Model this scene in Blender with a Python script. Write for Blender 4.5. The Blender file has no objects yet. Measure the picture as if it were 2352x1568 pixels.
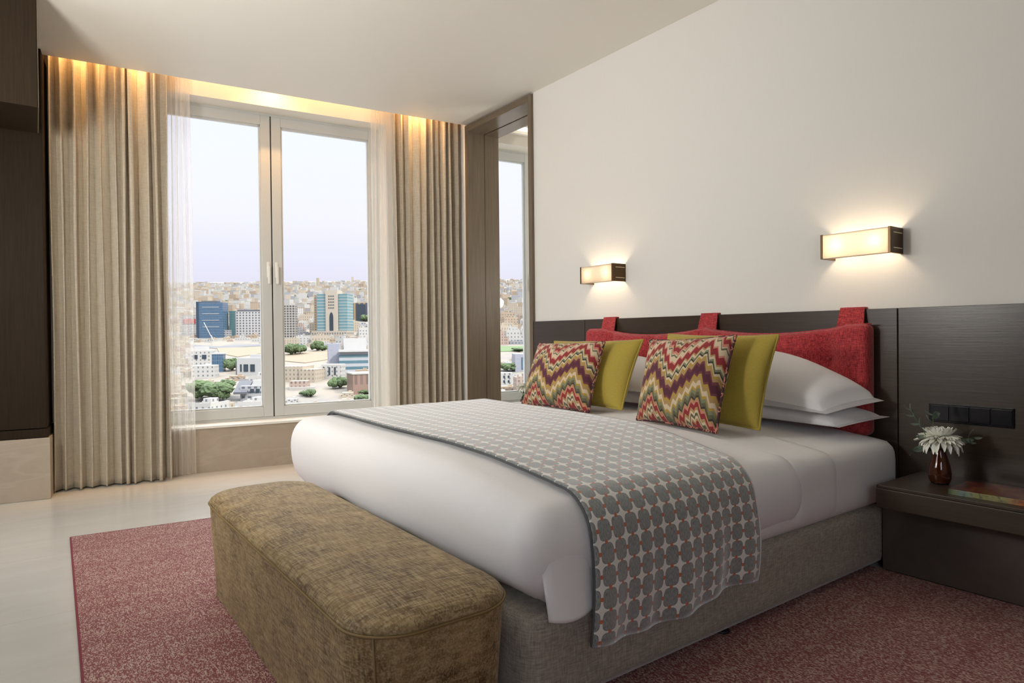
import bpy, bmesh, math, random
from mathutils import Vector, Matrix, noise
random.seed(7)
PI = math.pi
sc = bpy.context.scene
COL = sc.collection

# ------------------------------------------------------------------ camera, sky, sun, exposure
EYE = 1.12
RIGHT = Vector((0.807338, -0.590001, -0.010199)); UP = Vector((0.013899, 0.001733, 0.999902)); FWD = Vector((0.589925, 0.807401, -0.0096))
FPX = 1498.1
cam_d = bpy.data.cameras.new('camera'); cam = bpy.data.objects.new('camera', cam_d); COL.objects.link(cam)
cam.matrix_world = Matrix(((RIGHT.x, UP.x, -FWD.x, 0), (RIGHT.y, UP.y, -FWD.y, 0), (RIGHT.z, UP.z, -FWD.z, EYE), (0, 0, 0, 1)))
cam_d.sensor_width = 36; cam_d.lens = FPX / 2352 * 36; cam_d.clip_start = 0.05; cam_d.clip_end = 30000
sc.camera = cam
sc.view_settings.view_transform = 'Standard'; sc.view_settings.look = 'None'; sc.view_settings.gamma = 1
sc.view_settings.use_curve_mapping = False
sc.view_settings.exposure = 0.32
sc.cycles.max_bounces = 10; sc.cycles.diffuse_bounces = 6; sc.cycles.glossy_bounces = 4; sc.cycles.transparent_max_bounces = 12
sc.cycles.sample_clamp_indirect = 6

world = bpy.data.worlds.new('sky'); sc.world = world; world.use_nodes = True
wn = world.node_tree.nodes; wl = world.node_tree.links; wn.clear()
w_out = wn.new('ShaderNodeOutputWorld'); w_bg = wn.new('ShaderNodeBackground'); w_geo = wn.new('ShaderNodeTexCoord')
w_sep = wn.new('ShaderNodeSeparateXYZ'); w_ramp = wn.new('ShaderNodeValToRGB'); w_pow = wn.new('ShaderNodeMapRange')
wl.new(w_geo.outputs['Generated'], w_sep.inputs[0]); wl.new(w_sep.outputs['Z'], w_ramp.inputs[0]); wl.new(w_sep.outputs['Z'], w_pow.inputs[0])
cr = w_ramp.color_ramp
cr.elements[0].position = 0.08; cr.elements[0].color = (0.66, 0.66, 0.78, 1)
cr.elements[1].position = 0.36; cr.elements[1].color = (0.76, 0.82, 0.95, 1)
e = cr.elements.new(0.17); e.color = (0.76, 0.77, 0.89, 1)
e = cr.elements.new(0.6); e.color = (0.92, 0.96, 1.0, 1)
w_pow.inputs['From Min'].default_value = 0.34; w_pow.inputs['From Max'].default_value = 0.75
w_pow.inputs['To Min'].default_value = 1.0; w_pow.inputs['To Max'].default_value = 6.0; w_pow.interpolation_type = 'SMOOTHSTEP'
wl.new(w_ramp.outputs[0], w_bg.inputs[0]); wl.new(w_pow.outputs[0], w_bg.inputs[1]); wl.new(w_bg.outputs[0], w_out.inputs[0])

def lamp(name, kind, loc, energy, color=(1, 1, 1), to=None, **kw):
    d = bpy.data.lights.new(name, kind); d.energy = energy; d.color = color
    for k, v in kw.items(): setattr(d, k, v)
    o = bpy.data.objects.new(name, d); o.location = loc
    if to is not None: o.rotation_euler = (Vector(to) - Vector(loc)).to_track_quat('-Z', 'Y').to_euler()
    COL.objects.link(o); return o
sd = Vector((0.807, -0.59, 0)) * 0.75 - Vector((0.59, 0.807, 0)) * 0.45 + Vector((0, 0, 0.75))
lamp('sun', 'SUN', (20, -20, 40), 4.5, (1, 0.95, 0.87), to=Vector((20, -20, 40)) - sd, angle=0.02)
# soft fill added out of view in front of the solid left wall
lamp('left_fill', 'AREA', (-2.6, 3.9, 2.35), 42, (0.93, 0.96, 1.0), to=(3.0, 4.0, 1.7), shape='RECTANGLE', size=2.6, size_y=1.3)
lamp('back_fill', 'AREA', (-1.4, -2.3, 1.9), 7, (0.84, 0.9, 1.0), to=(2.0, 1.6, 0.2), shape='RECTANGLE', size=1.8, size_y=1.2, spread=1.5)  # added cool fill behind the camera, for the near side of the bed
lamp('dressing_room_fill', 'AREA', (4.9, 3.4, 1.6), 16, (1.0, 0.95, 0.86), to=(4.5, 4.4, 3.1), shape='DISK', size=0.4)  # added unseen lamp brightening the opening's soffit and the ceiling beyond
lamp('ceiling_fill', 'AREA', (-0.9, 2.6, 1.7), 60, (1.0, 0.96, 0.88), to=(0.8, 4.0, 3.1), shape='DISK', size=0.5)  # added upward fill out of view, without a fixture, to brighten the ceiling

# ------------------------------------------------------------------ frames of reference
WX = 3.407                                   # face of the wood panelling behind the bed
WD = 5.987                                   # distance of the window wall
N2 = Vector((0.111567, 0.993757, 0)); E2 = Vector((0.993757, -0.111567, 0))
CEIL = 3.169
def wp(s, off, z): 
    p = N2 * (WD + off) + E2 * s; return Vector((p.x, p.y, z))
WROT = math.atan2(E2.y, E2.x)
for s_, w_ in ((1.05, 2.0), (3.8, 1.6)):      # sky portals in the two windows
    p = wp(s_, 0.32, 1.76); q = wp(s_, -1, 1.76)
    lamp('sky_portal', 'AREA', tuple(p), 1, to=tuple(q), shape='RECTANGLE', size=w_, size_y=2.75).data.cycles.is_portal = True

# ------------------------------------------------------------------ node helper
class NB:
    def __init__(s, name):
        s.m = bpy.data.materials.new(name); s.m.use_nodes = True; s.t = s.m.node_tree; s.t.nodes.clear()
        s.out = s.n('ShaderNodeOutputMaterial')
    def n(s, ty, **kw):
        x = s.t.nodes.new(ty)
        for k, v in kw.items(): setattr(x, k, v)
        return x
    def put(s, sock, v):
        if isinstance(v, bpy.types.NodeSocket): s.t.links.new(v, sock)
        elif v is not None:
            if isinstance(v, (tuple, list)) and len(v) == 3 and sock.type == 'RGBA': v = (*v, 1)
            sock.default_value = v
    def math(s, op, a, b=None, c=None, clamp=False):
        x = s.n('ShaderNodeMath', operation=op); x.use_clamp = clamp
        s.put(x.inputs[0], a)
        if b is not None: s.put(x.inputs[1], b)
        if c is not None: s.put(x.inputs[2], c)
        return x.outputs[0]
    def mix(s, f, a, b, mode='MIX'):
        x = s.n('ShaderNodeMix', data_type='RGBA', blend_type=mode)
        s.put(x.inputs[0], f); s.put(x.inputs[6], a); s.put(x.inputs[7], b); return x.outputs[2]
    def co(s, which='Object'): return s.n('ShaderNodeTexCoord').outputs[which]
    def mp(s, v, scale=(1, 1, 1), rot=(0, 0, 0), loc=(0, 0, 0)):
        x = s.n('ShaderNodeMapping'); s.put(x.inputs[0], v); x.inputs['Scale'].default_value = scale
        x.inputs['Rotation'].default_value = rot; x.inputs['Location'].default_value = loc; return x.outputs[0]
    def noise(s, v, scale=5, detail=3, rough=0.5, dist=0):
        x = s.n('ShaderNodeTexNoise'); s.put(x.inputs['Vector'], v); x.inputs['Scale'].default_value = scale
        x.inputs['Detail'].default_value = detail; x.inputs['Roughness'].default_value = rough; x.inputs['Distortion'].default_value = dist
        return x.outputs['Fac']
    def vor(s, v, scale=5, out='Distance', feature='F1'):
        x = s.n('ShaderNodeTexVoronoi', feature=feature); s.put(x.inputs['Vector'], v); x.inputs['Scale'].default_value = scale; return x.outputs[out]
    def ramp(s, f, stops, const=False):
        x = s.n('ShaderNodeValToRGB'); s.put(x.inputs[0], f); r = x.color_ramp
        if const: r.interpolation = 'CONSTANT'
        while len(r.elements) < len(stops): r.elements.new(0.5)
        for i, (p, c) in enumerate(stops):
            r.elements[i].position = p; r.elements[i].color = (*c, 1) if len(c) == 3 else c
        return x.outputs[0]
    def sep(s, v):
        x = s.n('ShaderNodeSeparateXYZ'); s.put(x.inputs[0], v); return x.outputs
    def bump(s, h, strength=0.3, dist=0.01):
        x = s.n('ShaderNodeBump'); s.put(x.inputs['Height'], h); x.inputs['Strength'].default_value = strength; x.inputs['Distance'].default_value = dist
        return x.outputs[0]
    def bsdf(s, color, rough=0.6, normal=None, **kw):
        x = s.n('ShaderNodeBsdfPrincipled'); s.put(x.inputs['Base Color'], color); s.put(x.inputs['Roughness'], rough)
        if normal is not None: s.put(x.inputs['Normal'], normal)
        for k, v in kw.items(): s.put(x.inputs[k.replace('_', ' ')], v)
        return x.outputs[0]
    def done(s, sh): s.t.links.new(sh, s.out.inputs[0]); return s.m

M = {}
def plain(name, c, rough=0.6, **kw):
    b = NB(name); M[name] = b.done(b.bsdf(c, rough, **kw)); return M[name]

plain('bronze', (0.11, 0.065, 0.03), 0.32, Metallic=0.85)
plain('black_gloss', (0.006, 0.006, 0.009), 0.16)
plain('black_matt', (0.012, 0.011, 0.011), 0.5)
plain('white_metal', (0.8, 0.8, 0.78), 0.35)
plain('slot_light', (0.9, 0.75, 0.5), 0.3)
plain('green_dark', (0.055, 0.10, 0.06), 0.55)
plain('stem', (0.10, 0.16, 0.05), 0.6)
plain('paper', (0.75, 0.70, 0.6), 0.8)
plain('rail', (0.35, 0.25, 0.17), 0.4)

b = NB('wall_paint'); v = b.co(); h = b.noise(b.mp(v, (60, 60, 3)), 3, 3)
M['wall_paint'] = b.done(b.bsdf(b.mix(h, (0.785, 0.77, 0.73), (0.81, 0.795, 0.755)), 0.75, b.bump(h, 0.05, 0.003)))
b = NB('ceiling_paint'); M['ceiling_paint'] = b.done(b.bsdf((0.83, 0.81, 0.75), 0.55))
b = NB('cove_paint'); M['cove_paint'] = b.done(b.bsdf((0.82, 0.78, 0.70), 0.7))

b = NB('floor_marble'); v = b.co(); n1 = b.noise(b.mp(v, (1, 3.5, 1), (0, 0, 0.4)), 2.2, 6, 0.6, 0.6); n2_ = b.noise(v, 9, 5)
s0 = b.sep(v)
jx = b.math('LESS_THAN', b.math('PINGPONG', b.math('ADD', s0['Y'], 0.35), 0.45), 0.0016)
c = b.mix(n1, (0.56, 0.535, 0.49), (0.69, 0.68, 0.65)); c = b.mix(b.math('MULTIPLY', n2_, 0.25), c, (0.60, 0.54, 0.46))
c = b.mix(b.math('MULTIPLY', jx, 0.35), c, (0.3, 0.27, 0.23))
M['floor_marble'] = b.done(b.bsdf(c, 0.2, b.bump(n2_, 0.03, 0.002)))
b = NB('stone'); v = b.co(); n1 = b.noise(b.mp(v, (1, 1, 1), (0.5, 0.7, 0)), 3.2, 7, 0.62, 1.2); n3 = b.noise(v, 14, 6, 0.6, 0.4)
vein = b.math('SUBTRACT', 1.0, b.math('MULTIPLY', b.math('ABSOLUTE', b.math('SUBTRACT', b.noise(b.mp(v, (0.5, 0.5, 2.2), (0, 0.9, 0.4)), 2.0, 3, 0.5, 0.4), 0.5)), 40), clamp=True)
c = b.mix(n1, (0.36, 0.29, 0.22), (0.53, 0.45, 0.36)); c = b.mix(b.math('MULTIPLY', vein, 0.16), c, (0.7, 0.63, 0.54)); c = b.mix(b.math('MULTIPLY', n3, 0.35), c, (0.33, 0.26, 0.19))
M['stone'] = b.done(b.bsdf(c, 0.35, b.bump(n3, 0.08, 0.004)))

def wood(name, c1, c2, rough, axis, scale=1.0, spec=0.5):
    b = NB(name); v = b.co()
    sx = {'z': (40, 40, 1.2), 'y': (40, 1.2, 40)}[axis]
    g = b.noise(b.mp(v, tuple(k * scale for k in sx)), 3, 5, 0.65, 0.3); g2 = b.noise(b.mp(v, tuple(k * scale * 0.25 for k in sx)), 2, 3, 0.5, 0.8)
    c = b.mix(b.math('MULTIPLY_ADD', g, 1.6, -0.3, clamp=True), c1, c2); c = b.mix(b.math('MULTIPLY', g2, 0.5), c, c1)
    M[name] = b.done(b.bsdf(c, rough, b.bump(g, 0.12, 0.002), Specular_IOR_Level=spec))
wood('wood_panel', (0.030, 0.019, 0.012), (0.066, 0.044, 0.029), 0.30, 'y')
wood('wood_top', (0.036, 0.023, 0.015), (0.066, 0.044, 0.030), 0.42, 'y')
wood('wood_dark', (0.014, 0.008, 0.004), (0.036, 0.022, 0.010), 0.62, 'z', 1.0, 0.15)
wood('wood_jamb', (0.115, 0.082, 0.052), (0.24, 0.185, 0.128), 0.45, 'z', 0.7)
wood('wood_jamb_top', (0.115, 0.082, 0.052), (0.24, 0.185, 0.128), 0.22, 'y', 0.7)

def fabric(name, c1, c2, sc_=600, rough=0.85, sheen=0.3, bumps=0.3, extra=None):
    b = NB(name); v = b.co(); n1 = b.noise(b.mp(v, (1, 1, 0.12)), sc_, 2, 0.5); n2 = b.noise(b.mp(v, (0.12, 0.12, 1)), sc_, 2, 0.5)
    f = b.math('MULTIPLY_ADD', b.math('ADD', n1, n2), 1.6, -1.1, clamp=True)
    c = b.mix(f, c1, c2)
    M[name] = b.done(b.bsdf(c, rough, b.bump(f, bumps, 0.002), Sheen_Weight=sheen, Sheen_Roughness=0.4)); return M[name]
fabric('base_fabric', (0.24, 0.21, 0.175), (0.46, 0.41, 0.35), 260)
fabric('linen', (0.83, 0.82, 0.83), (0.86, 0.85, 0.86), 900, 0.7, 0.15, 0.05)
fabric('yellow_cloth', (0.36, 0.27, 0.035), (0.45, 0.345, 0.055), 700, 0.8, 0.25, 0.1)
fabric('drape', (0.44, 0.38, 0.29), (0.56, 0.50, 0.40), 130, 0.5, 0.25, 0.15)
b = NB('red_weave'); v = b.co(); n1 = b.noise(b.mp(v, (1, 0.12, 1)), 260, 2); n2 = b.noise(b.mp(v, (1, 1, 0.12)), 260, 2)
f = b.math('MULTIPLY_ADD', b.math('ADD', n1, n2), 2.2, -1.75, clamp=True)
c = b.mix(f, (0.22, 0.005, 0.012), (0.62, 0.055, 0.06))
M['red_weave'] = b.done(b.bsdf(c, 0.8, b.bump(f, 0.4, 0.003), Sheen_Weight=0.2))

b = NB('sheer'); v = b.co(); 
tr = b.n('ShaderNodeBsdfTransparent'); tr.inputs[0].default_value = (1, 1, 1, 1)
tl = b.n('ShaderNodeBsdfTranslucent'); tl.inputs[0].default_value = (0.95, 0.94, 0.9, 1)
df = b.n('ShaderNodeBsdfDiffuse'); df.inputs[0].default_value = (0.9, 0.88, 0.83, 1)
m1 = b.n('ShaderNodeMixShader'); m1.inputs[0].default_value = 0.35; b.t.links.new(tl.outputs[0], m1.inputs[1]); b.t.links.new(df.outputs[0], m1.inputs[2])
m2 = b.n('ShaderNodeMixShader'); lw = b.n('ShaderNodeLayerWeight'); lw.inputs[0].default_value = 0.35
b.put(m2.inputs[0], b.math('MULTIPLY_ADD', lw.outputs['Facing'], 0.6, 0.34, clamp=True)); b.t.links.new(tr.outputs[0], m2.inputs[1]); b.t.links.new(m1.outputs[0], m2.inputs[2])
M['sheer'] = b.done(m2.outputs[0])
b = NB('pane'); tr = b.n('ShaderNodeBsdfTransparent'); gl = b.n('ShaderNodeBsdfGlossy'); gl.inputs['Roughness'].default_value = 0.02
fr = b.n('ShaderNodeFresnel'); fr.inputs[0].default_value = 1.35; mx = b.n('ShaderNodeMixShader')
b.put(mx.inputs[0], b.math('MULTIPLY', fr.outputs[0], 0.6)); b.t.links.new(tr.outputs[0], mx.inputs[1]); b.t.links.new(gl.outputs[0], mx.inputs[2])
M['pane'] = b.done(mx.outputs[0])
b = NB('shade'); tl = b.n('ShaderNodeBsdfTranslucent'); tl.inputs[0].default_value = (1, 0.97, 0.92, 1); df = b.n('ShaderNodeBsdfDiffuse'); df.inputs[0].default_value = (0.95, 0.9, 0.82, 1)
mx = b.n('ShaderNodeMixShader'); mx.inputs[0].default_value = 0.12; b.t.links.new(tl.outputs[0], mx.inputs[1]); b.t.links.new(df.outputs[0], mx.inputs[2])
M['shade'] = b.done(mx.outputs[0])
b = NB('bulb'); em = b.n('ShaderNodeEmission'); em.inputs[0].default_value = (1, 0.75, 0.45, 1); em.inputs[1].default_value = 8; M['bulb'] = b.done(em.outputs[0])
b = NB('window_alu'); M['window_alu'] = b.done(b.bsdf((0.60, 0.615, 0.60), 0.4))
b = NB('amber_glass'); M['amber_glass'] = b.done(b.bsdf((0.20, 0.05, 0.015), 0.06, Transmission_Weight=0.75, IOR=1.4, Coat_Weight=0.5))

# chenille of the bench
b = NB('chenille'); v = b.co()
st = b.noise(b.mp(v, (1, 0.10, 1)), 190, 3, 0.6); st2 = b.noise(b.mp(v, (0.10, 1, 0.35)), 150, 2)
cl = b.noise(v, 7, 5, 0.65, 0.6); cl2 = b.noise(v, 38, 4, 0.7)
f = b.math('ADD', b.math('MULTIPLY', cl, 0.9), b.math('MULTIPLY', cl2, 0.55)); f = b.math('MULTIPLY_ADD', f, 3.2, -1.85, clamp=True)
c = b.mix(f, (0.085, 0.042, 0.010), (0.29, 0.19, 0.075)); g = b.math('MULTIPLY_ADD', b.math('ADD', st, b.math('MULTIPLY', st2, 0.7)), 3.0, -2.2, clamp=True)
c = b.mix(b.math('MULTIPLY', g, 0.5), c, (0.66, 0.52, 0.30))
M['chenille'] = b.done(b.bsdf(c, 0.6, b.bump(b.math('ADD', g, cl2), 0.35, 0.004), Sheen_Weight=0.3, Sheen_Roughness=0.3, Sheen_Tint=(1.0, 0.85, 0.6)))

# rug
b = NB('rug_weave'); v = b.co()
d = b.vor(b.mp(v, (1.0, 0.45, 1), (0, 0, 0.5)), 320, 'Color'); dd = b.sep(d)['X']
band = b.noise(b.mp(v, (1.0, 6.0, 1)), 1.6, 3, 0.6); fine = b.noise(b.mp(v, (0.5, 1, 1)), 260, 3, 0.6)
f = b.math('MULTIPLY_ADD', dd, 3.0, b.math('MULTIPLY_ADD', band, 1.8, -2.4), clamp=True)
c = b.mix(fine, (0.10, 0.012, 0.018), (0.36, 0.10, 0.10)); c = b.mix(b.math('MULTIPLY', f, .68), c, (0.70, 0.55, 0.46)); 
M['rug_weave'] = b.done(b.bsdf(c, 0.8, b.bump(dd, 0.6, 0.005), Sheen_Weight=0.12, Sheen_Roughness=0.4))

# throw: grey rounded squares, white stars, rust dots (uv in metres)
b = NB('throw_weave'); v = b.co('UV'); s0 = b.sep(v); CU, CV = 0.066, 0.064
cx = b.math('SUBTRACT', b.math('FRACT', b.math('DIVIDE', s0['X'], CU)), 0.5); cy = b.math('SUBTRACT', b.math('FRACT', b.math('DIVIDE', s0['Y'], CV)), 0.5)
ax = b.math('ABSOLUTE', cx); ay = b.math('ABSOLUTE', cy)
sq = b.math('ADD', b.math('POWER', b.math('DIVIDE', ax, 0.435), 3.6), b.math('POWER', b.math('DIVIDE', ay, 0.46), 3.6))
grey = b.math('LESS_THAN', sq, 1.0)
line = b.math('ADD', b.math('LESS_THAN', b.math('ABSOLUTE', b.math('SUBTRACT', sq, 0.9)), 0.12), 0.0)
def dot(dx, dy, r):
    return b.math('LESS_THAN', b.math('SQRT', b.math('ADD', b.math('POWER', b.math('SUBTRACT', ax, dx), 2.0), b.math('POWER', b.math('SUBTRACT', ay, dy), 2.0))), r)
dots = b.math('ADD', dot(0.5, 0.0, 0.10), dot(0.0, 0.5, 0.10), clamp=True)
gn = b.noise(b.mp(v, (1, 0.2, 1)), 420, 2)
gc = b.mix(b.math('MULTIPLY_ADD', gn, 2.4, -.7, clamp=True), (0.13, 0.145, 0.15), (0.36, 0.37, 0.35)); c = b.mix(grey, (0.76, 0.74, 0.69), gc); c = b.mix(b.math('MULTIPLY', line, 0.35), c, (0.10, 0.11, 0.12)); c = b.mix(dots, c, (0.50, 0.13, 0.05))
M['throw_weave'] = b.done(b.bsdf(c, 0.9, b.bump(gn, 0.3, 0.002), Sheen_Weight=0.9, Sheen_Roughness=0.5))

# flame-stitch cushion
b = NB('zigzag'); v = b.co('UV'); s0 = b.sep(v); U, V = s0['X'], s0['Y']
t = b.math('FRACT', b.math('MULTIPLY_ADD', U, 1 / 0.56, 0.12)); tri = b.math('MINIMUM', b.math('DIVIDE', t, 0.58), b.math('DIVIDE', b.math('SUBTRACT', 1.0, t), 0.42))
ft = b.math('DIVIDE', b.math('PINGPONG', U, 0.035), 0.035)
nz = b.math('MULTIPLY_ADD', b.noise(b.mp(v, (260, 14, 1)), 1, 1), 0.012, -0.006)
w = b.math('SUBTRACT', b.math('SUBTRACT', V, b.math('MULTIPLY', tri, 0.33)), b.math('MULTIPLY', ft, -0.062)); w = b.math('ADD', w, nz)
w = b.math('FRACT', b.math('MULTIPLY_ADD', w, 0.92, 0.30))
RED, CRM, OLV, PUR, TAN, YEL, DRK, GRN, PNK = (0.27, 0.02, 0.025), (0.62, 0.50, 0.34), (0.12, 0.11, 0.06), (0.09, 0.018, 0.035), (0.40, 0.25, 0.10), (0.42, 0.27, 0.05), (0.045, 0.035, 0.025), (0.20, 0.21, 0.12), (0.55, 0.22, 0.15)
seq = [(0, PNK), (.03, RED), (.08, TAN), (.10, CRM), (.125, OLV), (.15, CRM), (.175, TAN), (.20, RED), (.25, PNK), (.272, TAN), (.29, DRK), (.312, OLV), (.345, GRN), (.38, YEL), (.41, CRM), (.455, TAN), (.49, YEL), (.52, (0.16, 0.04, 0.05)), (.545, PUR), (.62, (0.16, 0.04, 0.05)), (.65, TAN), (.68, YEL), (.705, CRM), (.73, DRK), (.75, GRN), (.772, CRM), (.797, TAN), (.82, RED), (.89, PNK), (.91, CRM), (.965, OLV), (.985, CRM)]
c = b.ramp(w, seq, True)
gn = b.noise(b.mp(v, (400, 400, 1)), 1, 1)
M['zigzag'] = b.done(b.bsdf(c, 0.85, b.bump(gn, 0.2, 0.002), Sheen_Weight=0.15))
b = NB('zigzag_piping'); v = b.co(); n1 = b.noise(v, 26, 2)
M['zigzag_piping'] = b.done(b.bsdf(b.ramp(n1, [(0, PUR), (.42, DRK), (.5, PNK), (.56, PUR), (.65, TAN)], True), 0.85))

b = NB('magazine'); v = b.co(); s0 = b.sep(v); k = b.noise(v, 60, 3, 0.7)
yy = b.math('MULTIPLY', s0['Y'], -1.0)
cs = b.ramp(b.math('MULTIPLY_ADD', yy, 2.2, 0.0), [(0, (0.015, 0.05, 0.015)), (.045, (0.16, 0.18, 0.09)), (.12, (0.18, 0.25, 0.22)), (.22, (0.26, 0.24, 0.08)), (.42, (0.30, 0.27, 0.12)), (.55, (0.45, 0.12, 0.04)), (.8, (0.3, 0.2, 0.1))])
cs = b.mix(b.math('MULTIPLY_ADD', k, 4.0, -1.9, clamp=True), cs, (0.04, 0.06, 0.04))
M['magazine'] = b.done(b.bsdf(cs, 0.4))
b = NB('cover'); v = b.co(); s0 = b.sep(v); k = b.noise(b.mp(v, (1, 1, 1), (0, 0, 0.7)), 14, 4, 0.6, 0.5)
cs = b.ramp(k, [(0, (0.01, 0.006, 0.004)), (.45, (0.05, 0.014, 0.008)), (.55, (0.16, 0.02, 0.02)), (.62, (0.18, 0.1, 0.02)), (.7, (0.1, 0.015, 0.02))])
M['cover'] = b.done(b.bsdf(cs, 0.3))
b = NB('petal'); s0 = b.sep(b.co()); 
M['petal'] = b.done(b.bsdf((0.93, 0.93, 0.84), 0.6, Subsurface_Weight=0.0))
plain('petal_green', (0.42, 0.52, 0.08), 0.6)
b = NB('eucalyptus'); M['eucalyptus'] = b.done(b.bsdf((0.16, 0.21, 0.16), 0.6))

# ------------------------------------------------------------------ mesh helpers
def new_obj(name, bm, mat, parent=None, smooth=False, loc=None, rotz=0, uv=None):
    me = bpy.data.meshes.new(name)
    if isinstance(bm, bmesh.types.BMesh):
        bmesh.ops.recalc_face_normals(bm, faces=bm.faces); bm.to_mesh(me); bm.free()
    for mm in (mat if isinstance(mat, (list, tuple)) else [mat]): me.materials.append(M[mm] if isinstance(mm, str) else mm)
    if smooth:
        for p in me.polygons: p.use_smooth = True
    o = bpy.data.objects.new(name, me); COL.objects.link(o)
    if parent is not None: o.parent = parent
    if loc is not None: o.location = loc
    o.rotation_euler.z = rotz
    return o
def empty(name, label, cat, loc=(0, 0, 0), rotz=0, group=None):
    o = bpy.data.objects.new(name, None); COL.objects.link(o); o.location = loc; o.rotation_euler.z = rotz; o.empty_display_size = 0.05
    o['label'] = label; o['category'] = cat
    if group: o['group'] = group
    return o
def tag(o, label, cat, group=None):
    o['label'] = label; o['category'] = cat
    if group: o['group'] = group
    return o
def struct(o): o['kind'] = 'structure'; return o
def box(bm, x0, x1, y0, y1, z0, z1, bev=0, xf=None, seg=2):
    t = bmesh.new(); bmesh.ops.create_cube(t, size=1)
    for v in t.verts: v.co = Vector((x0 + (v.co.x + .5) * (x1 - x0), y0 + (v.co.y + .5) * (y1 - y0), z0 + (v.co.z + .5) * (z1 - z0)))
    if bev: bmesh.ops.bevel(t, geom=t.edges[:], offset=bev, segments=seg, affect='EDGES', profile=0.5)
    if xf: 
        for v in t.verts: v.co = xf(v.co)
    merge(bm, t); return bm
def merge(bm, t):
    vs = [bm.verts.new(v.co) for v in t.verts]; t.verts.index_update()
    for f in t.faces:
        try: bm.faces.new([vs[v.index] for v in f.verts])
        except ValueError: pass
    t.free()
def BX(*a, **k): return box(bmesh.new(), *a, **k)
def tube(bm, pts, r, n=8, closed=False):
    pts = [Vector(p) for p in pts]; rings = []; N = len(pts); up = Vector((0, 0, 1)); prev = None
    for i, p in enumerate(pts):
        a = pts[(i - 1) % N] if (i > 0 or closed) else p; c = pts[(i + 1) % N] if (i < N - 1 or closed) else p
        d = (c - a).normalized()
        if prev is None: 
            x = d.cross(up); x = x if x.length > 0.05 else d.cross(Vector((1, 0, 0)))
        else: x = prev - d * prev.dot(d)
        x.normalize(); prev = x; y = d.cross(x); rr = r[i] if isinstance(r, (list, tuple)) else r
        rings.append([bm.verts.new(p + (x * math.cos(k * 2 * PI / n) + y * math.sin(k * 2 * PI / n)) * rr) for k in range(n)])
    for i in range(N if closed else N - 1):
        A, B = rings[i], rings[(i + 1) % N]
        for k in range(n): bm.faces.new((A[k], A[(k + 1) % n], B[(k + 1) % n], B[k]))
    if not closed:
        bm.faces.new(rings[0][::-1]); bm.faces.new(rings[-1])
    return bm
def lathe(bm, prof, n=40, cx=0, cy=0):
    rings = [[bm.verts.new((cx + r * math.cos(k * 2 * PI / n), cy + r * math.sin(k * 2 * PI / n), z)) for k in range(n)] for r, z in prof]
    for A, B in zip(rings, rings[1:]):
        for k in range(n): bm.faces.new((A[k], A[(k + 1) % n], B[(k + 1) % n], B[k]))
    bm.faces.new(rings[0][::-1]); bm.faces.new(rings[-1]); return bm
def softbox(x0, x1, y0, y1, z0, z1, r, step, fn=None):
    """rounded box as a fine grid; r is one radius or (rx, ry, rz)"""
    if not isinstance(r, (tuple, list)): r = (r, r, r)
    nx, ny, nz = [max(2, int(round((b - a) / step))) for a, b in ((x0, x1), (y0, y1), (z0, z1))]
    bm = bmesh.new(); vm = {}
    lo = Vector((x0, y0, z0)); hi = Vector((x1, y1, z1)); R = Vector(r)
    def V(i, j, k):
        if (i, j, k) in vm: return vm[(i, j, k)]
        p = Vector((x0 + (x1 - x0) * i / nx, y0 + (y1 - y0) * j / ny, z0 + (z1 - z0) * k / nz))
        q = Vector([min(max(p[a], lo[a] + R[a]), hi[a] - R[a]) for a in range(3)])
        d = Vector([(p[a] - q[a]) / R[a] for a in range(3)])
        m = max(abs(c) for c in d)
        if m > 1e-6: 
            d = d.normalized() * m if m < 1 else d.normalized()
        p = Vector([q[a] + d[a] * R[a] for a in range(3)])
        if fn: p = fn(p)
        vm[(i, j, k)] = bm.verts.new(p); return vm[(i, j, k)]
    for k in (0, nz):
        for i in range(nx):
            for j in range(ny): bm.faces.new((V(i, j, k), V(i + 1, j, k), V(i + 1, j + 1, k), V(i, j + 1, k)))
    for j in (0, ny):
        for i in range(nx):
            for k in range(nz): bm.faces.new((V(i, j, k), V(i + 1, j, k), V(i + 1, j, k + 1), V(i, j, k + 1)))
    for i in (0, nx):
        for j in range(ny):
            for k in range(nz): bm.faces.new((V(i, j, k), V(i, j + 1, k), V(i, j + 1, k + 1), V(i, j, k + 1)))
    return bm
def gridmesh(fn, nu, nv, uvfn=None, name='grid'):
    bm = bmesh.new(); P = [[bm.verts.new(fn(i / nu, j / nv)) for j in range(nv + 1)] for i in range(nu + 1)]
    uv = bm.loops.layers.uv.new('uv') if uvfn else None
    for i in range(nu):
        for j in range(nv):
            f = bm.faces.new((P[i][j], P[i + 1][j], P[i + 1][j + 1], P[i][j + 1]))
            if uv:
                for l, (a, c) in zip(f.loops, ((i, j), (i + 1, j), (i + 1, j + 1), (i, j + 1))): l[uv].uv = uvfn(a / nu, c / nv)
    return bm
def sm(a, b_, x):
    t = min(1, max(0, (x - a) / (b_ - a))); return t * t * (3 - 2 * t)

# ------------------------------------------------------------------ the room
XL, YB = -2.8, -2.6
XR2 = 6.2                                     # end of the dressing room beyond the opening
struct(new_obj('floor', BX(XL - .2, XR2, YB - .2, 7.0, -0.2, 0), 'floor_marble'))
def wxf(p): return wp(p.x, p.y, p.z)
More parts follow.
